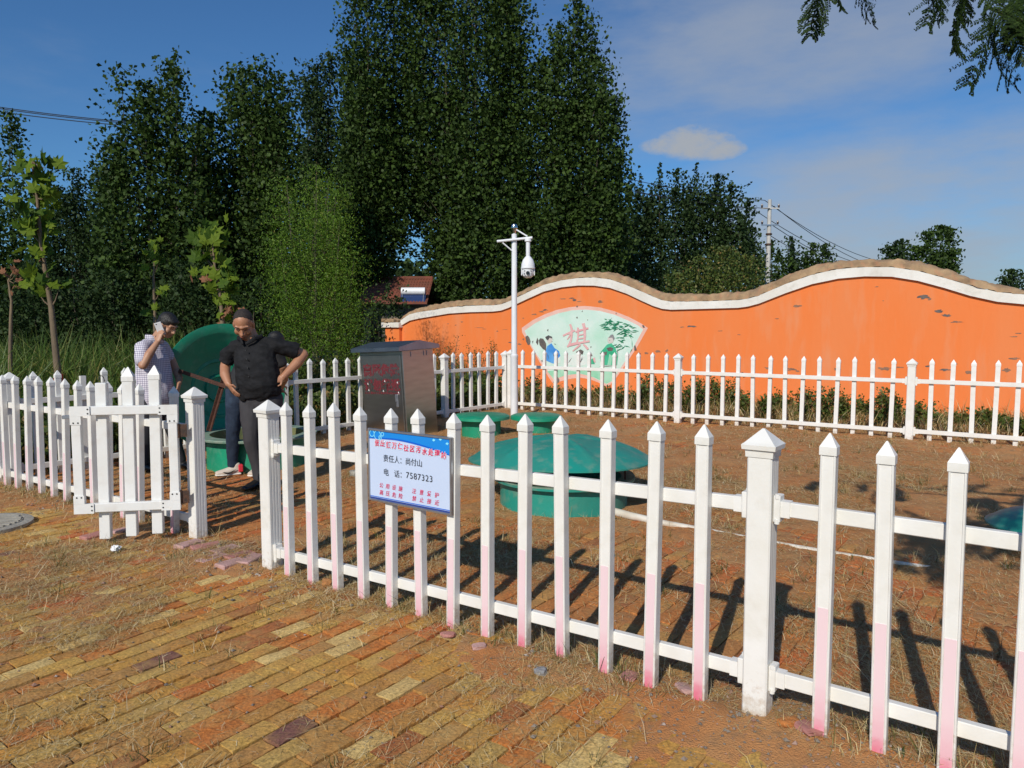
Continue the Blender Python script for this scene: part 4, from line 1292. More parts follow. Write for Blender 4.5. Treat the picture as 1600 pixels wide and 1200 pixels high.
# ---- camera on its pole --------------------------------------------------------
def build_camera_pole():
    b = gp(803.5, 655)
    t = empty('camera_pole', b, 'slim white steel pole with a cross arm, inside the fence corner', 'pole')
    G().lathe([(0.062, -0.05), (0.060, 1.02), (0.064, 1.03), (0.064, 1.06), (0.048, 1.075), (0.043, 3.02), (0.0005, 3.03)], 20).build('shaft', M['white_metal'], t, True, 30)
    G().lathe([(0.018, 3.02), (0.03, 3.05), (0.034, 3.07), (0.052, 3.10), (0.055, 3.135), (0.04, 3.175), (0.0005, 3.19)], 18).build('ball_finial', M['chrome'], t, True)
    s = 12.2 / F
    def loc(u, v): return Vector(((u - 801) * s, 0, (655 - v) * s * 1.0))
    z = loc(800, 378).z
    G().tube([(-0.28, -0.065, z - 0.03), (0.29, -0.065, z + 0.03)], 0.021, 12).build('cross_arm', M['white_metal'], t, True)
    G().tube([(-0.19, -0.065, z - 0.05), (-0.03, -0.02, z - 0.18)], 0.012, 8).build('brace', M['white_metal'], t, True)
    G().tube([(0.21, -0.065, z + 0.05), (0.03, -0.02, z + 0.165)], 0.012, 8).build('brace', M['white_metal'], t, True)
    cx = (822 - 801) * s
    k = empty('surveillance_camera', b + Vector((cx, -0.065, 0)), 'white dome surveillance camera hanging from the pole arm', 'camera')
    zt = z + 0.02; zd = (655 - 406) * s
    G().lathe([(0.0005, zt), (0.05, zt - 0.001), (0.055, zt - 0.05), (0.034, zt - 0.06), (0.034, zd + 0.03)], 18).build('mount_tube', M['white_metal'], k, True, 30)
    G().lathe([(0.034, zd + 0.03), (0.05, zd + 0.015), (0.085, zd - 0.03), (0.107, zd - 0.10), (0.110, zd - 0.145), (0.114, zd - 0.15), (0.114, zd - 0.17), (0.1, zd - 0.18), (0.0005, zd - 0.18)], 28).build('housing', M['white_metal'], k, True, 30)
    hd = G().lathe([(0.094, zd - 0.181), (0.095, zd - 0.24), (0.08, zd - 0.29), (0.05, zd - 0.315), (0.0005, zd - 0.32)], 24).build('camera_head', M['white_metal'], k, True, 30)
    G().box(-0.11, -0.094, -0.03, 0.03, zd - 0.28, zd - 0.16, bev=0.005).box(0.094, 0.11, -0.03, 0.03, zd - 0.28, zd - 0.16, bev=0.005).build('yoke', M['white_metal'], k)
    for (x, zz, r, m) in ((-0.005, zd - 0.245, 0.030, 'black'),):
        G().tube([(x, -0.102, zz), (x, -0.085, zz)], r, 18).build('lens', M[m], hd, True, 30)
    for (x, zz) in ((-0.055, zd - 0.21), (-0.06, zd - 0.25), (-0.045, zd - 0.285), (0.045, zd - 0.21), (0.055, zd - 0.25), (0.04, zd - 0.285)):
        yy = -math.sqrt(max(0.094 ** 2 - x * x, 0.0004))
        G().tube([(x, yy - 0.008, zz), (x, yy + 0.012, zz)], 0.012, 10).build('infrared_lamp', M['stone'], hd, True, 30)


build_camera_pole()


# ---- trees -----------------------------------------------------------------------
def tree(name, label, cat, group, plumes, Y, leaf, mat, n_per, rng, trunk_u, base_u=None, tr=0.16, clump=0.42, spread=1.0, extra=None, aspect=0.85, trunk_mat=None, twigs=True):
    """plumes: (photo x, top y, bottom y, half width) spindles of foliage standing at depth Y"""
    base = gp(trunk_u if base_u is None else base_u, 700); base = Vector((at(trunk_u, 600, Y).x, Y, 0))
    t = empty(name, base, label, cat, group)
    s = Y / F
    wood = G()
    top = max(at(p[0], p[1], Y).z for p in plumes)
    tx = 0.0
    k = 10
    trunk = [(0.05 * math.sin(i * 1.3) * tr * 3, 0.04 * math.cos(i * 1.7), top * 0.72 * i / k - 0.1) for i in range(k + 1)]
    wood.tube(trunk, [tr * (1 - 0.88 * i / k) for i in range(k + 1)], 8)
    cs = []
    for j, (u, v1, v0, hw) in enumerate(plumes):
        p1, p0 = at(u, v1, Y) - base, at(u, v0, Y) - base
        hgt = p1.z - p0.z
        hwm = hw * s
        dy = rng.uniform(-1, 1) * min(1.6, 0.35 * hwm + 0.5) * spread
        # limb climbing into the plume
        zs = max(0.3, min(p0.z + 0.15 * hgt, top * 0.55))
        limb = [(0, 0, zs * 0.8), (p1.x * 0.35, dy * 0.4, zs + hgt * 0.12), (p1.x * 0.85, dy * 0.9, p0.z + hgt * 0.45), (p1.x, dy, p1.z - 0.06 * hgt)]
        wood.tube(limb, [tr * 0.35, tr * 0.28, tr * 0.18, tr * 0.04], 6)
        area = hwm * 2 * hgt
        ncl = max(8, int(area * n_per * 15 / 64))
        q = rng.beta(1.25, 1.35, ncl)                                    # height up the plume
        width = max(0.45 * hwm, hwm - 0.30 * clump) * np.clip(np.sin(np.pi * np.clip(q, 0, 1) ** 0.8) ** 0.7, 0.08, 1) * np.where(q > 0.75, 1.1 - 0.75 * (q - 0.75) / 0.25, 1)
        q = np.minimum(q, 0.97)
        a = rng.uniform(0, 2 * math.pi, ncl); rr = np.sqrt(rng.uniform(0.05, 1.0, ncl))
        cx = p1.x + (p0.x - p1.x) * (1 - q) + np.cos(a) * rr * width
        cy = dy + np.sin(a) * rr * width * 0.9
        cz = p0.z + q * hgt
        cc = np.stack([cx, cy, cz], 1)
        if twigs:
            for m in range(0, ncl, 4):                                   # twigs towards some of the clumps
                f = min(max(q[m] - 0.12, 0.05), 0.9)
                ax = (p1.x * f + 0 * (1 - f), dy * f, p0.z + hgt * f * 0.98)
                wood.tube([ax, tuple(cc[m])], [tr * 0.06, tr * 0.02], 4, caps=False)
        nl = 64
        pts = np.repeat(cc, nl, 0) + np.clip(rng.normal(size=(ncl * nl, 3)), -1.7, 1.7) * (clump * 1.25 * np.array([0.55, 0.55, 0.85])) * np.repeat(rng.uniform(0.6, 1.3, ncl), nl)[:, None]
        over = pts[:, 2] - (p1.z - 0.05)
        pts[:, 2] = np.where(over > 0, pts[:, 2] - over * 1.6, pts[:, 2])
        # a pointed leader on top
        tip = int(40 + hgt * 7)
        tq = rng.uniform(0, 1, tip)
        tp = np.stack([p1.x + np.clip(rng.normal(0, 1, tip), -1.5, 1.5) * (0.12 + 0.03 * hwm) * (1.25 - tq), dy + rng.normal(0, 0.12, tip), p1.z - (1 - tq) * min(1.8, 0.24 * hgt)], 1)
        cs.append(pts); cs.append(tp)
    c = np.concatenate(cs)
    c = c[c[:, 2] > 0.05]
    wood.build('trunk', trunk_mat or M['bark'], t, True, 60)
    v = leaf_verts(c, leaf * 0.70, rng, aspect=aspect)
    inst(raw_mesh('crown', v, 4, mat, rng.random(len(c))), 'crown', t)
    return t


def build_trees():
    r = lambda s: np.random.default_rng(s)
    P = 'tall dark poplars behind the compound'
    LP, LC = M['leaf_poplar'], M['leaf_cool']
    tree('poplar_tree', 'dark poplar at the far left edge, cut off by the picture', 'tree', P, [(16, 172, 620, 20), (-25, 225, 620, 42), (45, 290, 620, 26), (5, 330, 630, 50)], 23, 0.17, LP, 26, r(1), 0)
    tree('poplar_tree', 'lower dark poplar behind the tall plane sapling', 'tree', P, [(92, 292, 600, 28), (118, 262, 600, 30), (150, 252, 600, 30), (175, 230, 600, 26), (130, 310, 620, 70), (190, 280, 610, 46), (70, 330, 610, 40)], 33, 0.19, LC, 17, r(2), 135)
    tree('poplar_tree', 'poplar with twin pointed tops left of the skyline, above the man on the phone', 'tree', P, [(205, 112, 570, 22), (226, 124, 560, 20), (258, 88, 560, 24), (284, 86, 560, 22), (240, 160, 590, 58), (300, 160, 590, 36), (195, 225, 590, 28), (250, 280, 620, 70), (318, 200, 600, 34)], 21, 0.17, LP, 26, r(3), 245)
    tree('poplar_tree', 'poplar with several pointed tops above the man in the black shirt', 'tree', P, [(347, 102, 560, 16), (372, 94, 560, 22), (396, 106, 560, 26), (420, 92, 560, 24), (440, 116, 560, 28), (385, 160, 590, 66), (330, 175, 600, 40), (400, 280, 620, 80), (310, 250, 620, 50), (445, 170, 600, 40)], 22, 0.17, LP, 26, r(4), 390)
    tree('poplar_tree', 'poplar standing between the pointed tops and the tallest tree', 'tree', P, [(474, 114, 560, 24), (497, 104, 560, 24), (520, 90, 560, 28), (545, 112, 540, 28), (500, 165, 600, 56), (552, 200, 560, 34), (470, 220, 600, 46)], 29, 0.18, LC, 19, r(5), 505)
    tree('poplar_tree', 'left stem of the tallest poplar clump', 'tree', P, [(554, -40, 300, 26), (575, -70, 420, 36), (612, -90, 380, 40), (585, 120, 450, 56), (556, 230, 480, 36), (612, 200, 390, 40), (572, 360, 470, 24), (600, 250, 440, 36)], 27, 0.19, LP, 22, r(6), 578)
    tree('poplar_tree', 'tallest poplar of the row, rising out of the top of the picture', 'tree', P, [(650, -120, 340, 50), (690, -170, 420, 58), (745, -160, 440, 62), (795, -110, 460, 54), (700, 130, 470, 60), (770, 150, 500, 76), (708, 330, 520, 34), (745, 330, 520, 60), (820, 260, 500, 60), (655, 150, 340, 50), (700, 430, 520, 18), (800, 60, 400, 46)], 27.5, 0.19, LP, 22, r(7), 730, tr=0.26)
    tree('poplar_tree', 'right stem of the tallest poplar clump, leaning out over the orange wall', 'tree', P, [(872, 40, 430, 34), (905, -25, 420, 38), (926, 20, 420, 22), (940, 110, 440, 32), (960, 150, 430, 20), (850, 90, 470, 56), (895, 160, 470, 62), (934, 270, 450, 44), (860, 300, 490, 60), (960, 230, 430, 24), (915, 330, 470, 50)], 27, 0.19, LP, 22, r(8), 865)
    tree('feathery_tree', 'bright green feathery tree in front of the dark poplars', 'tree', None, [(484, 246, 440, 32), (460, 285, 480, 32), (512, 275, 470, 30), (540, 340, 520, 26), (500, 330, 560, 50), (450, 370, 540, 26), (560, 395, 550, 20), (478, 410, 590, 42), (535, 420, 590, 36), (528, 300, 420, 20)], 15.5, 0.075, M['leaf_bright'], 110, r(9), 495, clump=0.34, aspect=0.32, tr=0.10)
    H = 'row of poplars beyond the right part of the wall'
    hp = [(982, 290, 470, 14), (1003, 268, 470, 16), (1030, 254, 470, 17), (1060, 262, 470, 16), (1087, 256, 470, 19), (1118, 274, 470, 17), (1143, 286, 470, 16), (1172, 308, 470, 16)]
    HL = ['leftmost upright poplar of the row beyond the wall', 'second poplar from the left in the row beyond the wall', 'third poplar from the left, tallest of the left half of the row', 'fourth poplar from the left in the row beyond the wall',
          'fourth poplar left of the pale concrete pole', 'third poplar left of the pale concrete pole', 'second poplar left of the pale concrete pole', 'short poplar touching the pale concrete pole on its left']
    for i, (u, a, b, w) in enumerate(hp):
        tree('poplar_tree', HL[i], 'tree', H, [(u, a, b, w), (u - 9, a + 35, b, w), (u + 10, a + 45, b, w * 1.0)], 42 + (i % 3), 0.26, LC, 10, r(20 + i), u, clump=0.5, tr=0.12, twigs=False)
    tree('bush', 'rounded light green bush under the poplar row, just behind the orange wall', 'bush', None, [(1085, 400, 500, 34), (1125, 385, 500, 40), (1160, 398, 500, 30), (1060, 425, 500, 24)], 24, 0.11, M['leaf_shrub'], 60, r(30), 1120, tr=0.07, clump=0.3)
    tree('bush', 'dark bush low between the tallest poplars and the poplar row', 'bush', None, [(955, 360, 480, 22), (975, 340, 480, 18), (990, 390, 490, 30), (1030, 410, 490, 30)], 33, 0.16, LC, 22, r(31), 970, tr=0.07)
    FR = 'small far trees on the skyline right of the concrete pole'
    for i, (lab, pl, Y) in enumerate((
            ('small far tree close behind the concrete pole', [(1208, 374, 470, 14), (1222, 390, 470, 14), (1190, 400, 470, 12)], 58),
            ('thin pointed far tree right of the concrete pole', [(1241, 368, 470, 9), (1236, 395, 470, 16)], 60),
            ('small round far tree where the wall begins to climb', [(1275, 378, 470, 18), (1292, 380, 470, 14), (1262, 400, 470, 16)], 62),
            ('slim poplar pair left of the windblown tree', [(1402, 376, 450, 8), (1415, 372, 450, 8), (1390, 385, 450, 8)], 66),
            ('windblown dark tree above the crest of the wall', [(1445, 362, 450, 20), (1470, 352, 450, 18), (1488, 355, 450, 12), (1480, 390, 450, 20), (1430, 385, 450, 14)], 64),
            ('far tree at the right edge, low over the wall', [(1583, 420, 480, 10), (1605, 425, 480, 18), (1570, 432, 480, 10)], 70))):
        tree('far_tree', lab, 'tree', FR, pl, Y, 0.36, LC if i % 2 else LP, 7, r(40 + i), pl[0][0], clump=0.6, tr=0.12, twigs=False)
    G2 = 'bushes in the shade under the left poplars'
    for i, (u, a, w, Y) in enumerate(((60, 430, 60, 19), (180, 440, 60, 19), (300, 430, 60, 19), (400, 450, 60, 18.5), (520, 470, 45, 20), (606, 462, 22, 23))):
        tree('undergrowth_bush', ('dark bush behind the two saplings at the left edge', 'dark bush left of the person on the phone, beyond the reeds', 'dark bush right behind the person on the phone', 'dark bush behind the person in the black shirt', 'dark bush under the bright feathery tree', 'dark leafy bush by the left end of the orange wall')[i], 'bush', G2 if i < 5 else None, [(u - w * .5, a + 10, 600, w * .6), (u + w * .5, a, 600, w * .6), (u, a - 20, 600, w * .5)], Y, 0.13, LC, 34, r(60 + i), u, tr=0.05)
    # a long way behind: woods closing the gaps at the foot of the trees
    rg = r(90)
    n = 9000
    x = rg.uniform(-60, -2, n); y = 48 + rg.uniform(0, 6, n) + 0.05 * x
    h = 5.2 + 2.0 * fbm(x * 0.18, y * 0.1, 3) - 1.0
    z = h * rg.beta(1.2, 1.0, n)
    o = inst(raw_mesh('distant_wood', leaf_verts(np.stack([x, y, z], 1), 0.62, rg), 4, LC, rg.random(n)), 'distant_wood')
    props(o, 'far dark wood showing through between the poplar trunks', 'wood', kind='stuff')


build_trees()


# ---- young plane trees with leaves one can pick out ---------------------------------
def plane_leaf_mesh(mat):
    lob = []
    for k in range(5):
        a = rad(-100 + 50 * k) + math.pi / 2
        rr = [0.34, 0.46, 0.56, 0.46, 0.34][k]
        lob.append((math.cos(a) * rr, math.sin(a) * rr + 0.12))
        if k < 4:
            a2 = a + rad(25)
            lob.append((math.cos(a2) * 0.26, math.sin(a2) * 0.26 + 0.12))
    pts = [(0.04, -0.12)] + lob + [(-0.04, -0.12)]
    g = G()
    vs = [(0, 0.10, 0.0)] + [(x, y, -0.25 * (x * x + (y - 0.1) ** 2) + 0.03 * math.sin(9 * x)) for x, y in pts]
    n = len(pts)
    g.add(vs, [(0, i + 1, i + 2) for i in range(n - 1)])
    g.add([(-0.008, -0.12, 0), (0.008, -0.12, 0), (0.005, -0.38, 0.05), (-0.005, -0.38, 0.05)], [(0, 1, 2, 3)])
    return g.mesh('leaf', mat)


def build_saplings():
    LM = [plane_leaf_mesh(M['leaf_syc']), plane_leaf_mesh(M['leaf_syc_pale']), plane_leaf_mesh(M['leaf_dry'])]
    rng = random.Random(21)
    grp = 'young plane trees behind the picket fence'

    def sapling(label, px, Y, r0, spots, size, dry=0.05, pale=0.4):
        base = at(px[0][0], px[0][1], Y); base.z = 0
        t = empty('plane_sapling', base, label, 'sapling', grp)
        pts = [Vector((0, 0, -0.05))] + [at(u, v, Y) - base for u, v in px[1:]]
        n = len(pts)
        gg = G().tube(pts, [r0 * (1 - 0.75 * i / (n - 1)) for i in range(n)], 9)
        leaves = []
        for (u, v, su, sv, cnt, dr) in spots:
            c = at(u, v, Y) - base
            near = min(pts, key=lambda p: abs(p.z - c.z + 0.1))
            gg.tube([near, (near + c) / 2 + Vector((0, 0, -0.03)), c], [r0 * 0.22, r0 * 0.15, r0 * 0.06], 5)
            for _ in range(cnt):
                leaves.append((c + Vector((rng.gauss(0, su), rng.gauss(0, max(su, 0.08)), rng.gauss(0, sv))), dr))
        gg.build('trunk', M['bark_young'], t, True, 60)
        for p, dr in leaves:
            q = rng.random()
            me = LM[2] if q < dr else (LM[1] if q < dr + pale else LM[0])
            s = size * rng.uniform(0.7, 1.25)
            o = inst(me, 'leaf', t, p, (rng.uniform(0.5, 2.0), rng.uniform(-0.7, 0.7), rng.uniform(-1.2, 1.2)), (s, s, s))
        return t, pts
    t, pts = sapling('tall plane sapling with a leafy column and a red band low on its trunk', [(91, 640), (92, 600), (86, 540), (80, 480), (72, 430), (64, 380), (58, 310), (50, 252)], 9.6, 0.050,
                     [(40, 258, .07, .07, 8, 0), (70, 262, .09, .07, 10, 0), (48, 295, .12, .09, 14, .02), (72, 305, .08, .08, 8, .02), (52, 335, .12, .1, 12, .03), (60, 370, .09, .08, 9, .03), (45, 355, .06, .06, 5, 0), (62, 405, .11, .08, 10, .05), (55, 432, .10, .07, 6, .05), (58, 455, .08, .06, 6, 0), (92, 452, .06, .05, 4, 0), (60, 345, .10, .20, 10, 0)], 0.26)
    p = pts[1]
    G().tube([p + Vector((0, 0, 0.0)), p + Vector((0, 0, 0.13))], 0.055, 12).build('red_band', M['red_tape'], t, True, 30)
    sapling('thin bare sapling with a few dried leaves at the left edge', [(14, 640), (16, 560), (17, 500), (18, 470), (13, 438), (24, 420)], 10.2, 0.032, [(24, 428, .04, .03, 6, .8), (12, 452, .05, .05, 5, .7), (28, 440, .04, .04, 4, .6), (20, 410, .03, .03, 3, .3)], 0.13, pale=0.2)
    sapling('thin pale sapling rising behind the man on the phone', [(244, 640), (243, 540), (241, 470), (240, 430), (243, 385)], 11.0, 0.035, [(243, 385, .04, .05, 7, 0), (240, 400, .06, .05, 8, 0), (248, 405, .05, .04, 6, 0), (232, 428, .04, .03, 3, 0), (249, 455, .05, .03, 5, 0), (246, 480, .04, .04, 4, 0), (236, 490, .05, .03, 3, 0)], 0.17, pale=0.6)
    sapling('leafy plane sapling with some brown leaves, rising behind the green lid', [(350, 640), (349, 540), (347, 490), (343, 455), (336, 420), (330, 362)], 10.6, 0.042,
            [(332, 360, .10, .05, 10, 0), (316, 372, .06, .05, 7, 0), (338, 376, .07, .06, 9, .05), (327, 385, .03, .04, 4, .8), (312, 385, .05, .04, 5, 0), (322, 405, .10, .06, 8, 0), (345, 418, .09, .06, 8, 0), (318, 435, .05, .04, 6, .5), (356, 438, .08, .05, 8, 0), (335, 448, .06, .05, 5, 0), (360, 452, .07, .05, 7, 0), (354, 475, .08, .07, 10, 0), (365, 490, .06, .05, 6, .3), (345, 500, .05, .03, 4, .7)], 0.25, pale=0.5)


build_saplings()


# ---- reeds, weeds, shrubs ------------------------------------------------------------
def side_fence(x, y):
    """metres beyond (+) the side fence, away from the compound"""
    n = Vector((-(CORNER_B - CORNER_A).normalized().y, (CORNER_B - CORNER_A).normalized().x, 0))
    return (x - CORNER_A.x) * n.x + (y - CORNER_A.y) * n.y


def build_greens():
    rg = np.random.default_rng(77)
    # tall reeds beyond the side fence
    n = 30000
    x = rg.uniform(-17, -0.5, n); y = rg.uniform(7.5, 18, n)
    d = side_fence(x, y)
    keep = (d > 0.9) & (d < 7.5) & (fbm(x * 0.7, y * 0.7, 3) + 0.06 * np.minimum(d, 4) > 0.50) & ((y < 17) | (x < -7))
    x, y, d = x[keep], y[keep], d[keep]; n = len(x)
    L = np.clip(0.55 + 0.30 * d, 0.5, 1.5) * rg.uniform(0.75, 1.2, n) * np.where(x > -5.2, 0.72, 1.0)
    o = blades('reeds', np.stack([x, y, np.full(n, -0.05)], 1), rg.uniform(0, 6.28, n), rg.uniform(1.15, 1.5, n), L, rg.uniform(0.014, 0.034, n), rg.uniform(0.0, 1.1, n), M['reed'], rg)
    props(o, 'tall green reeds and grass beyond the left fence', 'reeds', kind='stuff')
    # leaves on the reeds' upper parts
    # low weeds just beyond the side fence
    n = 16000
    t = rg.uniform(-0.2, 1.06, n); off = rg.uniform(0.15, 1.5, n)
    nn = Vector((-(CORNER_B - CORNER_A).normalized().y, (CORNER_B - CORNER_A).normalized().x, 0))
    x = CORNER_A.x + (CORNER_B.x - CORNER_A.x) * t + nn.x * off; y = CORNER_A.y + (CORNER_B.y - CORNER_A.y) * t + nn.y * off
    hmax = np.clip(0.25 + 0.7 * fbm(x * 1.2, y * 1.2, 3), 0.2, 0.9) * (0.6 + 0.4 * np.minimum(off, 1))
    z = hmax * rg.beta(1.6, 1.0, n)
    o = inst(raw_mesh('weeds', leaf_verts(np.stack([x, y, z], 1), 0.085, rg, up=0.6, aspect=0.7), 4, M['leaf_shrub'], rg.random(n)), 'weeds')
    props(o, 'low leafy weeds growing along the outside of the left fence', 'weeds', kind='stuff')
    # strip between far fence and wall: dry grass below, shrubs above
    n = 11000
    s = rg.uniform(-2.0, 17, n); dd = rg.uniform(0.25, 3.5, n)
    p0 = CORNER_B
    x = p0.x + dF.x * s - dF.y * dd * 1.0; y = p0.y + dF.y * s + dF.x * dd
    n_ = Vector((-dF.y, dF.x))
    x = p0.x + dF.x * s + n_.x * dd; y = p0.y + dF.y * s + n_.y * dd
    L = rg.uniform(0.15, 0.45, n) * (0.5 + fbm(x * 1.1, y * 1.1, 2))
    o = blades('dry_weeds', np.stack([x, y, np.full(n, -0.02)], 1), rg.uniform(0, 6.28, n), rg.uniform(0.5, 1.4, n), L, rg.uniform(0.006, 0.012, n), rg.uniform(0, 1.2, n), M['straw'], rg)
    props(o, 'dry brown grass between the far fence and the orange wall', 'dry grass', kind='stuff')
    n = 9000
    s = rg.uniform(-2.0, 17, n); dd = rg.uniform(0.4, 3.5, n)
    x = p0.x + dF.x * s + n_.x * dd; y = p0.y + dF.y * s + n_.y * dd
    L = rg.uniform(0.12, 0.35, n)
    o = blades('green_weeds', np.stack([x, y, np.full(n, -0.02)], 1), rg.uniform(0, 6.28, n), rg.uniform(0.7, 1.5, n), L, rg.uniform(0.006, 0.014, n), rg.uniform(0, 1.0, n), M['grass'], rg)
    props(o, 'green grass between the far fence and the orange wall', 'grass', kind='stuff')
    rng = random.Random(8)

    def shrub(u, top, Y, w, label, group, mat=M['leaf_shrub'], n=520, leaf=0.05, name='low_shrub', tall=1.0, up=0.6):
        b = at(u, 600, Y); b.z = 0
        t = empty(name, b, label, 'shrub', group)
        h = at(u, top, Y).z; hw = w * Y / F
        st = G()
        k = 9; tips = []
        for _ in range(k):
            tx, ty = rng.gauss(0, hw * 0.5), rng.gauss(0, hw * 0.4); tz = h * rng.uniform(0.6, 1.0)
            tips.append((tx, ty, tz))
            st.tube([(0, 0, -0.02), (tx * 0.4, ty * 0.4, tz * 0.5), (tx, ty, tz)], [0.010, 0.007, 0.003], 5)
        st.build('stem', M['bark_young'], t)
        c = []
        for _ in range(n):
            tx, ty, tz = rng.choice(tips); q = rng.uniform(0.15, 1.03)
            c.append((tx * q * (0.6 + 0.4 * q) + rng.gauss(0, hw * 0.16), ty * q + rng.gauss(0, hw * 0.16), tz * q + rng.gauss(0, 0.03)))
        c = np.array(c)
        inst(raw_mesh('foliage', leaf_verts(c, leaf, rg, up=up, aspect=0.7), 4, mat, rg.random(len(c))), 'foliage', t)
    LS = 'low green shrub at the foot of the orange wall'
    GS = 'low shrubs between the far fence and the wall'
    for (u, top, w) in ((832, 585, 30), (860, 598, 30), (885, 612, 22), (915, 605, 24), (945, 602, 26), (968, 610, 24), (1000, 600, 22), (1012, 586, 26), (1040, 596, 26), (1068, 590, 30), (1095, 580, 30), (1120, 584, 34), (1142, 600, 30), (1165, 612, 26), (1195, 618, 24),
                        (1225, 612, 30), (1255, 606, 34), (1288, 604, 34), (1318, 612, 30), (1350, 618, 30), (1378, 604, 30), (1402, 612, 28), (1430, 628, 28), (1460, 645, 26), (1500, 648, 30), (1540, 640, 30), (1580, 652, 30), (1610, 650, 30)):
        q = (u - 790) / 630
        p = CORNER_B + dF * 0
        rr = ray(u, 600); nF = Vector((n_.x, n_.y, 0))
        dep = rng.uniform(1.1, 2.6)
        o = Vector((0, 0, CAMH)); t = ((CORNER_B + nF * dep) - o).dot(nF) / rr.dot(nF)
        Y = (o + rr * t).y
        shrub(u, top, Y, w * 0.9, LS, GS, n=560, leaf=0.055)
    # seeding weeds standing against the wall by the corner
    for (u, top, w, lab) in ((700, 512, 16, 'tallest of the orange seeding weeds by the cabinet'), (723, 532, 16, 'orange seeding weed second from the cabinet'), (745, 535, 14, 'orange seeding weed between the second and third, middle of the group'), (768, 528, 14, 'orange seeding weed nearest the fence corner'), (686, 540, 12, 'short orange seeding weed right behind the steel cabinet')):
        shrub(u, top, 15.2, w * 1.5, lab, 'orange seeding weeds beside the wall', M['leaf_weed'], 900, 0.035, 'seeding_weed', up=1.0)
    for (u, top, w, Y) in ((690, 590, 26, 14.3), (720, 598, 26, 14.6), (750, 600, 24, 14.8), (775, 606, 20, 15), (478, 560, 34, 12.5), (510, 545, 34, 12.8), (540, 550, 30, 13), (570, 540, 30, 13.5), (455, 520, 30, 14)):
        shrub(u, top, Y, w, 'leafy green weed clump outside the side fence', 'leafy weed clumps outside the side fence', n=600, leaf=0.075, name='weed_clump')


build_greens()


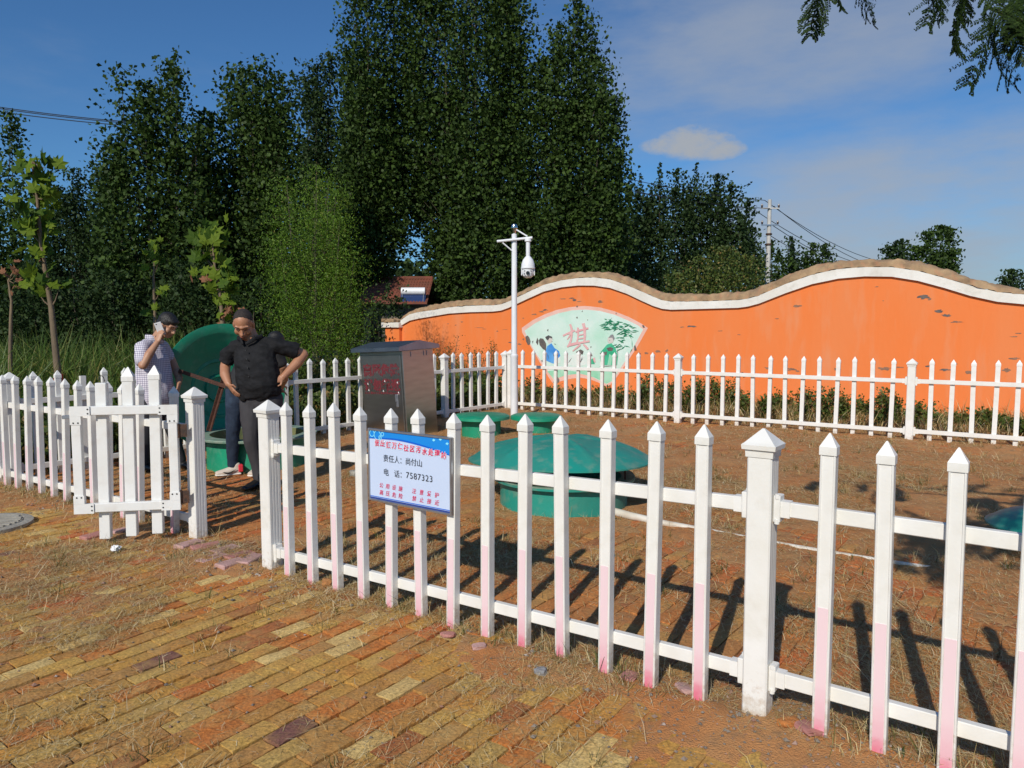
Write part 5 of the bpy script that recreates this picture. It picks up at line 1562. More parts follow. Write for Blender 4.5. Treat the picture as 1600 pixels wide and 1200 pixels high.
# ---- grass and litter on the paving -----------------------------------------------------
def build_litter():
    rg = np.random.default_rng(5)

    def field(n, x0, x1, y0, y1):
        return rg.uniform(x0, x1, n), rg.uniform(y0, y1, n)
    X, Y = [], []
    for (n, a) in ((230000, (-4.5, 2.2, 1.9, 5.2)), (170000, (-5, 4.5, 3.0, 8.0)), (230000, (-5, 9, 6.0, 14))):
        x, y = field(n, *a)
        # clumped: keeps to drifts
        m = fbm(x * 1.1 + 5, y * 1.1 + 2, 4)
        d = side_of_fence(x, y)
        p = np.where(d > 0.5, np.clip((m - 0.39) * 5.0, 0.12, 1) * np.where(d < 1.8, 0.8, 1.5), np.clip((m - 0.45) * 5.0, 0.03, 1) * 0.9)
        p = np.where((d < 0) & (x < -1.9) & (y > 3.4), np.maximum(p, 0.35 + 0.5 * (m > 0.45)), p)
        p = p + 0.6 * np.exp(-(d / 0.16) ** 2)
        p = np.where((d < -0.25) & (y < 3.5) & (x > -1.6), p * 0.6, p)
        p = np.where((d < -0.25) & (y < 3.0), p * 0.6, p)                # barer near right
        k = (rg.random(n) < p) & (np.abs(x) < 0.75 * y + 0.4)
        X.append(x[k]); Y.append(y[k])
    x, y = np.concatenate(X), np.concatenate(Y); n = len(x)
    z = np.maximum(soil_height(x, y), -0.004) + rg.uniform(0.0, 0.012, n)
    el = np.abs(rg.normal(0.0, 0.13, n)); el[rg.random(n) < 0.04] += 0.6
    L = rg.gamma(2.4, 0.017, n) + 0.015; L[rg.random(n) < 0.05] *= 2.4
    wd = rg.uniform(0.0011, 0.0027, n) * (1 + 0.10 * np.maximum(y - 3, 0))
    props(blades('dry_grass', np.stack([x, y, z], 1), rg.uniform(0, 6.28, n), el, L, wd, rg.uniform(-0.3, 0.5, n), M['straw'], rg), 'dry straw and cut grass strewn over the bricks', 'dry grass', kind='stuff')
    # green and half-dry tufts, most along the fence feet and in joints
    cx, cy = [], []
    for s in np.arange(-0.1, 6.2, 0.045):
        for _ in range(1):
            if vnoise(s * 1.9, 3.3) < 0.32: continue
            p = pa + dirn * s; o = rg.normal(0.02, 0.06)
            cx.append(p.x + 0.58 * o + rg.normal(0, .02)); cy.append(p.y + 0.81 * o)
    dl = (GATEPOST - CORNER_A).normalized()
    for s in np.arange(0, la, 0.04):
        p = CORNER_A + dl * s
        cx.append(p.x + rg.normal(0, .08)); cy.append(p.y + rg.normal(-0.03, .10))
    x, y = field(900, -4.2, 4.0, 2.0, 8.5); k = fbm(x * 1.4 + 30, y * 1.4, 3) > 0.56
    cx += list(x[k]); cy += list(y[k])
    x, y = field(1100, -3, 7.5, 4.5, 12.5); k = (side_of_fence(x, y) > 0.4) & (fbm(x * 0.9 + 3, y * 0.9, 3) > 0.44); x, y = x[k], y[k]
    cx += list(x); cy += list(y)
    for (u, v) in ((322, 1014), (305, 1020), (250, 1172), (232, 1178), (215, 1185), (275, 875), (285, 868), (268, 872), (240, 858), (90, 930), (520, 955), (1330, 1190), (1440, 1160), (1400, 1180), (950, 985), (1230, 1140), (940, 1190), (570, 1010)):
        p = gp(u, v); cx.append(p.x); cy.append(p.y)
    cx, cy = np.array(cx), np.array(cy)
    m = 13
    n = len(cx) * m
    bx, by = np.repeat(cx, m) + rg.normal(0, 0.022, n), np.repeat(cy, m) + rg.normal(0, 0.022, n)
    sc = np.repeat(rg.uniform(0.5, 1.25, len(cx)), m)
    z = np.maximum(soil_height(bx, by), -0.02)
    base = np.stack([bx, by, z], 1)
    az, el, L, wd, bd = rg.uniform(0, 6.28, n), rg.uniform(0.35, 1.45, n), rg.uniform(0.05, 0.15, n) * sc, rg.uniform(0.002, 0.0042, n), rg.uniform(0, 1.1, n)
    g = rg.random(n) < np.repeat(np.clip(rg.normal(0.45, 0.3, len(cx)), 0, 1), m)
    props(blades('green_grass', base[g], az[g], el[g], L[g], wd[g], bd[g], M['grass'], rg), 'small green grass tufts in the brick joints and along the fence', 'grass', kind='stuff')
    g = ~g
    props(blades('faded_grass', base[g], az[g], el[g], L[g] * 1.15, wd[g], bd[g], M['straw'], rg), 'faded upright grass tufts along the fence foot', 'grass', kind='stuff')
    # grit
    n = 60000
    x, y = field(n, -4.2, 2.4, 2.0, 6.5)
    d = side_of_fence(x, y)
    p = 0.10 + 0.9 * np.exp(-((d + 0.12) / 0.22) ** 2) * (fbm(x * 1.6 + 3, y * 1.6, 2) > 0.42)
    p = 0.5 * p + 1.0 * np.exp(-(((x - 1.0) / 0.55) ** 2 + ((y - 2.72) / 0.32) ** 2)) + 0.8 * np.exp(-(((x + 1.35) / 0.35) ** 2 + ((y - 4.35) / 0.2) ** 2))
    p = p * np.where(d > 0.25, 0.3, 1.0)
    k = rg.random(n) < p
    x, y = x[k], y[k]; n = len(x)
    r = np.clip(rg.gamma(1.5, 0.0022, n), 0.0014, 0.013)
    z = np.maximum(soil_height(x, y), -0.004) + r * 0.4
    octa = np.array([[1, 0, 0], [0, 1, 0], [-1, 0, 0], [0, -1, 0], [0, 0, 0.7], [0, 0, -0.7]])
    tri = np.array([[0, 1, 4], [1, 2, 4], [2, 3, 4], [3, 0, 4], [1, 0, 5], [2, 1, 5], [3, 2, 5], [0, 3, 5]])
    an = rg.uniform(0, 6.28, n); sx = rg.uniform(0.7, 1.4, (n, 6, 1))
    o = octa[None] * sx
    ca, sa = np.cos(an)[:, None], np.sin(an)[:, None]
    o = np.stack([o[..., 0] * ca - o[..., 1] * sa, o[..., 0] * sa + o[..., 1] * ca, o[..., 2]], -1) * r[:, None, None] + np.stack([x, y, z], 1)[:, None]
    v = o[:, tri].reshape(-1, 3)
    props(inst(raw_mesh('gravel', v, 3, M['grit'], np.repeat(rg.random(n), 8)), 'gravel'), 'grey grit and crumbs of brick along the front fence', 'gravel', kind='stuff')


build_litter()


# ---- loose things on the ground ----------------------------------------------------------
def chunk(name, u, v, size, mat, label, cat, group=None, flat=0.35, seed=0):
    rr = random.Random(seed)
    bm = bmesh.new(); bmesh.ops.create_icosphere(bm, subdivisions=2, radius=1)
    for w in bm.verts:
        k = 1 + 0.28 * (rr.random() - 0.5)
        c = w.co
        w.co = Vector((max(-.75, min(.75, c.x)) * size[0] * k, max(-.7, min(.7, c.y)) * size[1] * k, max(-.6, min(.6, c.z)) * size[2] * k))
    me = bpy.data.meshes.new(name); bm.to_mesh(me); bm.free(); me.materials.append(mat)
    p = gp(u, v)
    o = inst(me, name, None, (p.x, p.y, max(float(soil_height(p.x, p.y)), -0.004) + size[2] * 0.35), (0.05, 0.08, rr.uniform(0, 3)))
    return props(o, label, cat, group)


FG = 'pink tile fragments along the front fence'
for i, (u, v, s, lab) in enumerate(((700, 992, .05, 'pink tile fragment lying leftmost along the front fence'), (748, 1012, .045, 'small pale pink tile fragment below the seventh picket'), (983, 1058, .065, 'pink tile fragment left of the thick post, by the twelfth picket'), (1072, 1078, .062, 'pink tile fragment by the last picket before the thick post'), (1262, 1150, .07, 'pink tile fragment right of the thick post'))):
    chunk('tile_fragment', u, v, (s, s * 0.75, 0.016), M['pink_pale'] if i % 2 else M['pink'], lab, 'fragment', FG, seed=i)
chunk('grey_stone', 845, 1053, (0.035, 0.03, 0.03), M['stone'], 'small grey stone in front of the fence pickets', 'stone', seed=9)
chunk('stone_block', 556, 743, (0.10, 0.07, 0.06), M['concrete'], 'pale stone block on the ground behind the front fence', 'stone', seed=10)
chunk('brick_shard', 512, 915, (0.05, 0.045, 0.04), M['brick_red'], 'broken reddish clod at the foot of the third picket', 'stone', seed=12)
chunk('brick_shard', 1232, 1140, (0.06, 0.03, 0.02), M['brick_red'], 'brown brick shard in the grit near the thick post', 'stone', seed=13)
_p = gp(181, 861)
bm = bmesh.new(); bmesh.ops.create_icosphere(bm, subdivisions=3, radius=0.035)
for w in bm.verts: w.co *= random.uniform(0.55, 1.25); w.co.z *= 0.6
me = bpy.data.meshes.new('crumpled_paper'); bm.to_mesh(me); bm.free(); me.materials.append(M['paper'])
props(inst(me, 'crumpled_paper', None, (_p.x, _p.y, 0.02)), 'crumpled white scrap of paper on the bricks below the gate', 'litter')

_c = gp(-26, 822)
mh = empty('manhole_cover', (_c.x, _c.y, 0.012), 'round grey concrete manhole cover at the left edge', 'manhole')
G().lathe([(0.33, -0.05), (0.33, 0.008), (0.31, 0.012), (0.27, 0.012), (0.265, 0.006), (0.26, 0.012), (0.0005, 0.014)], 40).build('cover', M['concrete'], mh, True, 30)
gg = G()
for k in range(-4, 5):
    l = math.sqrt(0.25 ** 2 - (k * 0.05) ** 2)
    gg.box(-l, l, k * 0.05 - 0.012, k * 0.05 + 0.012, 0.013, 0.022)
gg.build('raised_bars', M['concrete'], mh)

pts = [gp(u, v, z) for u, v, z in ((958, 799, 0.03), (985, 806, 0.03), (1040, 818, 0.012), (1100, 829, -0.002), (1170, 842, -0.006), (1240, 855, -0.012), (1330, 870, -0.018), (1420, 884, -0.012), (1480, 893, -0.02))]
o = G().tube(pts, [0.034, 0.032, 0.026, 0.024, 0.022, 0.022, 0.022, 0.022, 0.022], 10).build('plastic_pipe', M['pvc'], None, True, 50)
props(o, 'dirty white plastic pipe half buried beside the big green tank', 'pipe')


# ---- house, poles, cables ------------------------------------------------------------------
def build_house():
    Y = 25
    a, b = at(560, 470, Y), at(668, 470, Y)
    h = empty('village_house', (a.x, Y, 0), 'old house with a red tiled roof glimpsed between the trees', 'house')
    w = b.x - a.x; ze = at(620, 474, Y).z; zr = at(620, 436, Y + 1.8).z
    G().box(0.1, w - 0.1, 0.35, 3.4, -0.1, ze).build('wall', M['house_wall'], h)
    gg = G(); n = 46; m = 9
    vs, fs = [], []
    for i in range(n + 1):
        x = w * i / n
        for j in range(m + 1):
            q = j / m
            zz = ze + (zr - ze) * q - 0.03 * (j % 1)
            vs.append((x, -0.15 + 2.0 * q, zz + (0.035 if i % 2 else 0.0)))
    for i in range(n):
        for j in range(m): fs.append((i * (m + 1) + j, (i + 1) * (m + 1) + j, (i + 1) * (m + 1) + j + 1, i * (m + 1) + j + 1))
    gg.add(vs, fs)
    for j in range(m):                                                  # steps between the tile courses
        q = j / m
        gg.box(0, w, -0.15 + 2.0 * q - 0.012, -0.15 + 2.0 * q + 0.012, ze + (zr - ze) * q - 0.03, ze + (zr - ze) * q + 0.045)
    gg.box(0, w, 1.80, 1.98, zr - 0.02, zr + 0.10, bev=0.03)
    gg.add([(0, 1.9, zr), (w, 1.9, zr), (w, 3.9, ze), (0, 3.9, ze)], [(0, 1, 2, 3)])
    gg.build('roof', M['tile'], h)
    G().box(w * 0.15, w * 0.3, 0.30, 0.348, 0.9, 2.0).build('window', M['black'], h)
    s = empty('solar_water_heater', (at(645, 470, Y).x, Y - 0.1, ze - 0.05), 'solar water heater with a white drum on the red roof', 'water heater')
    G().tube([(-0.40, 0.25, 0.46), (0.40, 0.25, 0.46)], 0.13, 16).build('drum', M['white_metal'], s, True, 40)
    gg = G(); Mx = Matrix.Rotation(rad(55), 4, 'X')
    gg.box(-0.42, 0.42, 0, 0.5, -0.02, 0.02, Mx)
    gg.build('collector', M['blue_panel'], s)
    gg = G()
    for x in (-0.36, 0.36): gg.tube([(x, 0.0, 0.05), (x, 0.25, 0.45)], 0.02, 6).tube([(x, 0.6, 0.35), (x, 0.25, 0.45)], 0.02, 6)
    gg.tube([(-0.37, 0.25, 0.36), (0.37, 0.25, 0.36)], 0.02, 6)
    gg.build('stand', M['alu'], s)


build_house()


def cable(p, q, sag, r, label, group, n=24):
    pts = [p.lerp(q, i / n) - Vector((0, 0, sag * 4 * (i / n) * (1 - i / n))) for i in range(n + 1)]
    o = G().tube(pts, r, 5).build('power_cable', M['wire'], None, True, 60)
    o.location = pts[0]
    for w in o.data.vertices: w.co -= pts[0]
    props(o, label, 'cable', group)


def build_power():
    Y = 45
    b = at(1195, 600, Y); top = at(1195, 312, Y).z
    t = empty('power_pole', (b.x, Y, 0), 'tall pale concrete power pole with two cross arms above the wall', 'power pole')
    G().tube([(0, 0, -0.2), (0, 0, top)], [0.17, 0.11], 14).build('shaft', M['pole_concrete'], t, True, 40)
    for v, w in ((326, 14), (352, 13)):
        z = at(1195, v, Y).z; l = w * Y / F
        G().box(-l, l, -0.16, -0.10, z - 0.04, z + 0.04).build('cross_arm', M['pole_concrete'] if v == 326 else M['alu'], t)
        for x in (-l * 0.92, l * 0.92):
            G().tube([(x, -0.13, z + 0.04), (x, -0.13, z + 0.16), (x, -0.13, z + 0.26)], [0.05, 0.07, 0.03], 8).build('insulator', M['insulator'], t, True)
    for v in (366, 382):
        z = at(1195, v, Y).z
        G().lathe([(0.155, z - 0.05), (0.185, z - 0.05), (0.185, z + 0.05), (0.155, z + 0.05)], 12).build('clamp_band', M['dark_metal'], t)
    Y2 = 88
    b2 = at(1480, 600, Y2); top2 = at(1480, 399, Y2).z
    t2 = empty('power_pole', (b2.x, Y2, 0), 'far small power pole with one cross arm in front of the windblown tree', 'power pole')
    G().tube([(0, 0, -0.2), (0, 0, top2)], [0.2, 0.15], 10).build('shaft', M['pole_concrete'], t2, True, 40)
    z = at(1480, 405, Y2).z
    G().box(-0.7, 0.7, -0.2, -0.1, z - 0.06, z + 0.06).build('cross_arm', M['pole_concrete'], t2)
    gr = 'power cables beyond the orange wall'
    for (a, c, s, lab) in (((1195, 313), (1482, 398), 2.3, 'topmost cable sagging from the pale pole towards the far pole'), ((1209, 322), (1490, 404), 2.6, 'second cable sagging from the pale pole towards the far pole'), ((1182, 330), (1470, 404), 2.2, 'third cable sagging from the pale pole towards the far pole'),
                           ((1207, 352), (1478, 425), 2.0, 'upper cable from the lower cross arm of the pale pole'), ((1200, 366), (1478, 432), 2.0, 'lowest cable leaving the pale pole to the right')):
        cable(at(*a, Y), at(*c, Y2), s, 0.022, lab, gr)
    for (a, c, s, lab) in (((1195, 313), (760, 214), 0.5, 'topmost cable running left from the pale pole behind the poplars'), ((1182, 326), (760, 232), 0.5, 'second cable running left from the pale pole behind the poplars'), ((1209, 326), (760, 242), 0.5, 'third cable running left from the pale pole behind the poplars')):
        cable(at(*a, Y), at(*c, 36), s, 0.018, lab, gr)
    for (v0, v1, lab) in ((152, 182, 'uppermost of the three black cables at the upper left'), (154.5, 184, 'middle one of the three black cables at the upper left'), (160.5, 187.5, 'lowest of the three black cables at the upper left')):
        cable(at(-260, v0 - 32, 30), at(330, v1 + 16, 33), 0.35, 0.020, lab, 'black cables in the sky at the upper left')


build_power()


# ---- people -----------------------------------------------------------------------------------
class Body:
    """closed, tapering limbs that are fused into one skin by a voxel remesh"""

    def __init__(s): s.g = G()

    def limb(s, pts, rr, side=(1, 0, 0), n=16, cap=0.8):
        pts = [Vector(p) for p in pts]
        rr = [(x, x) if not isinstance(x, tuple) else x for x in rr]
        side = Vector(side)
        P, RR, T = [], [], []
        for i, p in enumerate(pts):
            t = (pts[min(i + 1, len(pts) - 1)] - pts[max(i - 1, 0)]).normalized()
            if i == 0:
                for q in (1.0, 0.7, 0.35):
                    k = math.sqrt(max(0, 1 - q * q)); m = min(rr[0])
                    P.append(p - t * m * q * cap); RR.append((max(rr[0][0] * k, 0.001), max(rr[0][1] * k, 0.001))); T.append(t)
            P.append(p); RR.append(rr[i]); T.append(t)
            if i == len(pts) - 1:
                for q in (0.35, 0.7, 1.0):
                    k = math.sqrt(max(0, 1 - q * q)); m = min(rr[-1])
                    P.append(p + t * m * q * cap); RR.append((max(rr[-1][0] * k, 0.001), max(rr[-1][1] * k, 0.001))); T.append(t)
        vs, fs = [], []
        for p, (a, b), t in zip(P, RR, T):
            sd = (side - t * side.dot(t))
            sd = sd.normalized() if sd.length > 1e-4 else Vector((0, 1, 0))
            ot = t.cross(sd)
            for k in range(n):
                q = 2 * math.pi * k / n
                vs.append(p + sd * math.cos(q) * a + ot * math.sin(q) * b)
        for i in range(len(P) - 1):
            for k in range(n): fs.append((i * n + k, i * n + (k + 1) % n, (i + 1) * n + (k + 1) % n, (i + 1) * n + k))
        fs.append(tuple(range(n))[::-1]); fs.append(tuple((len(P) - 1) * n + k for k in range(n)))
        s.g.add(vs, fs)
        return s

    def ball(s, c, r, rot=None, n=14):
        vs, fs = [], []
        Mx = rot if rot is not None else Matrix.Identity(3)
        c = Vector(c)
        for i in range(n + 1):
            a = math.pi * i / n
            for k in range(2 * n):
                q = math.pi * k / n
                vs.append(c + Mx @ Vector((r[0] * math.sin(a) * math.cos(q), r[1] * math.sin(a) * math.sin(q), r[2] * math.cos(a))))
        for i in range(n):
            for k in range(2 * n):
                fs.append((i * 2 * n + k, i * 2 * n + (k + 1) % (2 * n), (i + 1) * 2 * n + (k + 1) % (2 * n), (i + 1) * 2 * n + k))
        s.g.add(vs, fs)
        return s

    def build(s, name, mat, parent=None, voxel=0.008, smooth=4, folds=0.0, fscale=(9, 9, 4), cut=None, loc=(0, 0, 0)):
        me = bpy.data.meshes.new(name); me.from_pydata(s.g.v, [], s.g.f); me.update()
        o = bpy.data.objects.new(name, me); C.objects.link(o)
        m = o.modifiers.new('r', 'REMESH'); m.mode = 'VOXEL'; m.voxel_size = voxel
        m2 = o.modifiers.new('s', 'SMOOTH'); m2.factor = 0.5; m2.iterations = smooth
        dg = bpy.context.evaluated_depsgraph_get()
        out = bpy.data.meshes.new_from_object(o.evaluated_get(dg))
        bpy.data.objects.remove(o); bpy.data.meshes.remove(me)
        if folds:
            n = len(out.vertices)
            co = np.empty(n * 3, np.float32); no = np.empty(n * 3, np.float32)
            out.vertices.foreach_get('co', co); out.vertex_normals.foreach_get('vector', no)
            co = co.reshape(-1, 3); no = no.reshape(-1, 3)
            w = fbm(co[:, 0] * fscale[0] + co[:, 1] * 3 + 11, co[:, 2] * fscale[2] + co[:, 0] * 4 + 3, 3) - 0.5
            w = w + 0.6 * (np.abs(fbm(co[:, 0] * 7 + co[:, 2] * 9, co[:, 2] * 5 - co[:, 0] * 6 + co[:, 1] * 5, 2) - 0.5) - 0.1)
            co = co + no * (w * folds)[:, None]
            out.vertices.foreach_set('co', co.ravel().astype(np.float32)); out.update()
        out.polygons.foreach_set('use_smooth', np.ones(len(out.polygons), dtype=bool))
        out.name = name; out.materials.clear(); out.materials.append(mat)
        return inst(out, name, parent, loc)


def hand(b, wrist, dirv, palm_n, thumb_side, curl=0.5, s=1.0):
    """palm and five fingers: dirv along the hand, palm_n out of the palm"""
    w = Vector(wrist); d = Vector(dirv).normalized(); pn = Vector(palm_n); pn = (pn - d * pn.dot(d)).normalized(); sd = d.cross(pn).normalized() * thumb_side
    b.limb([w - d * 0.015, w + d * 0.03 * s, w + d * 0.085 * s], [(0.026 * s, 0.02 * s), (0.038 * s, 0.017 * s), (0.040 * s, 0.014 * s)], side=tuple(sd))
    for k, (off, ln) in enumerate(((0.031, 0.068), (0.0105, 0.078), (-0.0105, 0.072), (-0.031, 0.056))):
        p0 = w + d * 0.075 * s + sd * off * s
        pts = [p0]; a = 0.0; p = p0
        for j in range(3):
            a += curl * (0.5 if j == 0 else 0.8)
            p = p + (d * math.cos(a) + pn * math.sin(a) + sd * off * 1.2) * ln * s * (0.42, 0.33, 0.25)[j]
            pts.append(p)
        b.limb(pts, [0.0095 * s, 0.009 * s, 0.0082 * s, 0.007 * s], n=8)
    t0 = w + d * 0.02 * s + sd * 0.030 * s
    b.limb([t0, t0 + (d * 0.5 + sd * 0.8) .normalized() * 0.035 * s + pn * 0.008, t0 + (d * 0.5 + sd * 0.8).normalized() * 0.035 * s + (d * 0.9 + pn * 0.45).normalized() * 0.035 * s], [0.0125 * s, 0.0105 * s, 0.008 * s], n=8)


def head(b, c, yaw, pitch, roll=0.0, s=1.0):
    """head with brow, nose, lips, chin and ears; returns its frame (face looks along -y of the frame)"""
    Rm = Matrix.Rotation(yaw, 3, 'Z') @ Matrix.Rotation(roll, 3, 'Y') @ Matrix.Rotation(pitch, 3, 'X')
    c = Vector(c)
    f = lambda x, y, z: c + Rm @ Vector((x * s, y * s, z * s))
    b.ball(f(0, 0.012, 0.035), (0.077 * s, 0.094 * s, 0.088 * s), Rm)
    b.ball(f(0, -0.015, -0.025), (0.067 * s, 0.075 * s, 0.090 * s), Rm)
    b.ball(f(0, -0.045, -0.083), (0.042 * s, 0.040 * s, 0.034 * s), Rm)              # jaw, chin
    b.ball(f(0.042, -0.055, -0.03), (0.028 * s, 0.026 * s, 0.032 * s), Rm)           # cheeks
    b.ball(f(-0.042, -0.055, -0.03), (0.028 * s, 0.026 * s, 0.032 * s), Rm)
    b.limb([f(-0.052, -0.072, 0.026), f(0, -0.086, 0.028), f(0.052, -0.072, 0.026)], [0.011 * s, 0.013 * s, 0.011 * s], n=8)   # brow
    b.limb([f(0, -0.083, 0.012), f(0, -0.096, -0.012), f(0, -0.106, -0.033)], [0.008 * s, 0.010 * s, 0.014 * s], n=8)             # nose
    b.ball(f(0.014, -0.094, -0.036), (0.010 * s, 0.011 * s, 0.009 * s), Rm, 8); b.ball(f(-0.014, -0.094, -0.036), (0.010 * s, 0.011 * s, 0.009 * s), Rm, 8)
    b.limb([f(-0.024, -0.080, -0.063), f(0, -0.090, -0.061), f(0.024, -0.080, -0.063)], [0.006 * s, 0.008 * s, 0.006 * s], n=8)
    for x in (0.079, -0.079):
        b.ball(f(x, 0.008, -0.006), (0.010 * s, 0.020 * s, 0.032 * s), Rm, 8)
    return f, Rm


def face_marks(f, Rm, s, parent):
    """closed, lowered lids, brows and mouth line"""
    for sx in (-1, 1):
        G().tube([f(sx * 0.050, -0.0735, 0.004), f(sx * 0.034, -0.0835, 0.0), f(sx * 0.018, -0.083, 0.003)], 0.0026 * s, 6).build('eyelid', M['lash'], parent, True)
        G().tube([f(sx * 0.054, -0.0765, 0.030), f(sx * 0.036, -0.0885, 0.035), f(sx * 0.018, -0.0915, 0.030)], 0.0034 * s, 6).build('eyebrow', M['brow'], parent, True)
    G().tube([f(-0.020, -0.0862, -0.066), f(0, -0.0965, -0.0645), f(0.020, -0.0862, -0.066)], 0.0034 * s, 6).build('mouth', M['lip'], parent, True)


def shoe(name, heel, toe, mat, parent, sole=None, w=0.046):
    b = Body(); h, t = Vector(heel), Vector(toe); d = (t - h).normalized(); sd = d.cross(Vector((0, 0, 1)))
    b.limb([h + Vector((0, 0, .045)) - d * 0.0, h.lerp(t, .35) + Vector((0, 0, .048)), h.lerp(t, .7) + Vector((0, 0, .036)), t + Vector((0, 0, .030))], [(w * .8, .042), (w * .95, .046), (w * 1.05, .034), (w * .8, .024)], side=tuple(sd))
    b.limb([h + d * 0.02 + Vector((0, 0, .05)), h + d * 0.03 + Vector((0, 0, .10))], [(.040, .05), (.038, .046)], side=tuple(sd))
    o = b.build(name, mat, parent, 0.006, 3)
    if sole:
        b = Body(); b.limb([h - d * .01 + Vector((0, 0, .012)), h.lerp(t, .4) + Vector((0, 0, .012)), h.lerp(t, .75) + Vector((0, 0, .012)), t + d * .01 + Vector((0, 0, .014))], [(w * .92, .014), (w * .9, .014), (w * 1.12, .014), (w * .8, .013)], side=tuple(sd))
        b.build('sole', sole, o, 0.006, 1)
    return o


def person_black_shirt():
    p = gp(405, 763)
    b = Body()
    hd = (-0.085, -0.055, 1.555)
    f, Rm = head(b, hd, rad(8), rad(37), s=1.10)
    b.limb([(-0.02, 0.03, 1.36), (-0.05, 0.005, 1.46), (-0.07, -0.01, 1.53)], [(0.072, 0.07), (0.066, 0.066), (0.064, 0.064)])
    b.limb([(0.03, 0, 0.86), (0.02, -0.03, 1.0), (0.0, -0.01, 1.2), (-0.01, 0.02, 1.36)], [(0.15, 0.11), (0.15, 0.12), (0.17, 0.11), (0.12, 0.07)])
    b.limb([(-0.16, 0.02, 1.33), (-0.255, 0.02, 1.27), (-0.300, 0.03, 1.165)], [0.045, 0.052, 0.047])
    b.limb([(-0.300, 0.03, 1.165), (-0.275, -0.04, 1.09), (-0.215, -0.115, 1.005)], [0.047, 0.048, 0.031])
    hand(b, (-0.212, -0.12, 1.0), (0.42, -0.10, -0.55), (0.7, 0.55, 0.2), 1, 0.22)
    b.limb([(0.17, 0.03, 1.34), (0.29, 0.088, 1.325), (0.405, 0.16, 1.270)], [0.045, 0.054, 0.048])
    b.limb([(0.405, 0.16, 1.275), (0.36, 0.08, 1.185), (0.265, -0.03, 1.065)], [0.048, 0.049, 0.032])
    hand(b, (0.262, -0.035, 1.06), (-0.75, -0.40, -0.25), (-0.25, 0.6, -0.4), 1, 0.35)
    for pts in ([(-0.05, 0, 0.86), (-0.055, -0.02, 0.47), (-0.005, 0.03, 0.08)], [(0.13, 0.02, 0.86), (0.12, -0.0, 0.47), (0.11, 0.10, 0.08)]):
        b.limb(pts, [0.07, 0.05, 0.035])
    o = b.build('person', M['skin_tan'], None, 0.0065, 3, loc=(p.x, p.y, 0))
    props(o, 'person in a black short-sleeved shirt with hands on hips, head bowed', 'person')
    # cropped hair: a cap over the skull
    hb = Body(); hb.ball(f(0, 0.020, 0.042), (0.0784 * 1.10, 0.0935 * 1.10, 0.0872 * 1.10), Rm); hb.ball(f(0, 0.058, 0.0), (0.070 * 1.10, 0.055 * 1.10, 0.07 * 1.10), Rm)
    hb.build('hair', M['hair_crop'], o, 0.007, 2)
    face_marks(f, Rm, 1.10, o)
    # shirt, loose over the belly
    s = Body()
    s.limb([(0.035, -0.005, 0.90), (0.032, -0.022, 0.99), (0.018, -0.03, 1.10), (0.0, -0.012, 1.22), (-0.01, 0.012, 1.33), (-0.018, 0.028, 1.395), (-0.03, 0.03, 1.43)], [(0.196, 0.150), (0.205, 0.162), (0.205, 0.158), (0.200, 0.135), (0.185, 0.100), (0.125, 0.078), (0.078, 0.068)], cap=0.12)
    s.limb([(-0.09, 0.02, 1.372), (-0.19, 0.02, 1.335), (-0.258, 0.018, 1.270), (-0.290, 0.02, 1.195)], [0.055, 0.072, 0.074, 0.076], cap=0.15)
    s.limb([(0.08, 0.02, 1.385), (0.18, 0.03, 1.360), (0.275, 0.075, 1.335), (0.345, 0.12, 1.305)], [0.055, 0.074, 0.077, 0.080], cap=0.15)
    sh = s.build('shirt', M['black_shirt'], o, 0.007, 3, folds=0.034, fscale=(6, 6, 14))
    # tails hanging at the front
    s = Body()
    s.limb([(-0.085, -0.115, 0.95), (-0.095, -0.118, 0.90), (-0.085, -0.112, 0.845)], [(0.075, 0.030), (0.062, 0.022), (0.022, 0.012)], side=(1, -0.2, 0), cap=0.2)
    s.limb([(0.085, -0.135, 0.95), (0.070, -0.135, 0.90), (0.050, -0.125, 0.855)], [(0.105, 0.030), (0.080, 0.022), (0.030, 0.012)], side=(1, 0.1, 0), cap=0.2)
    s.build('shirt_tail', M['black_shirt'], sh, 0.006, 3)
    c = Body()
    c.limb([(-0.155, -0.03, 1.432), (-0.11, -0.085, 1.425), (-0.075, -0.115, 1.375)], [(0.007, 0.022), (0.007, 0.024), (0.006, 0.016)], side=(0.6, 0.8, 0))
    c.limb([(0.075, -0.01, 1.45), (0.025, -0.085, 1.425), (-0.045, -0.118, 1.375)], [(0.007, 0.022), (0.007, 0.024), (0.006, 0.016)], side=(-0.6, 0.8, 0))
    c.build('collar', M['black_shirt'], sh, 0.006, 2)
    g = G()
    for z in (1.32, 1.24, 1.16, 1.08, 1.0): g.tube([(-0.035 + (1.35 - z) * .12, -0.196 + abs(z - 1.1) * .12, z), (-0.035 + (1.35 - z) * .12, -0.18 + abs(z - 1.1) * .12, z)], 0.006, 8)
    g.build('buttons', M['black_soft'], sh, True)
    t = Body()
    t.limb([(0.04, 0.0, 0.99), (0.04, 0, 0.90), (0.04, 0.005, 0.82)], [(0.182, 0.125), (0.182, 0.128), (0.175, 0.125)])
    t.limb([(-0.04, 0.0, 0.86), (-0.05, -0.01, 0.68), (-0.055, -0.02, 0.47), (-0.02, 0.015, 0.25), (0.0, 0.03, 0.10)], [(0.112, 0.112), (0.102, 0.105), (0.078, 0.082), (0.065, 0.07), (0.062, 0.072)])
    t.limb([(0.13, 0.02, 0.86), (0.13, 0.01, 0.68), (0.12, 0.0, 0.47), (0.12, 0.06, 0.25), (0.11, 0.10, 0.10)], [(0.112, 0.112), (0.102, 0.105), (0.078, 0.082), (0.065, 0.07), (0.062, 0.072)])
    t.build('trousers', M['trousers'], o, 0.008, 4, folds=0.018, fscale=(12, 12, 3))
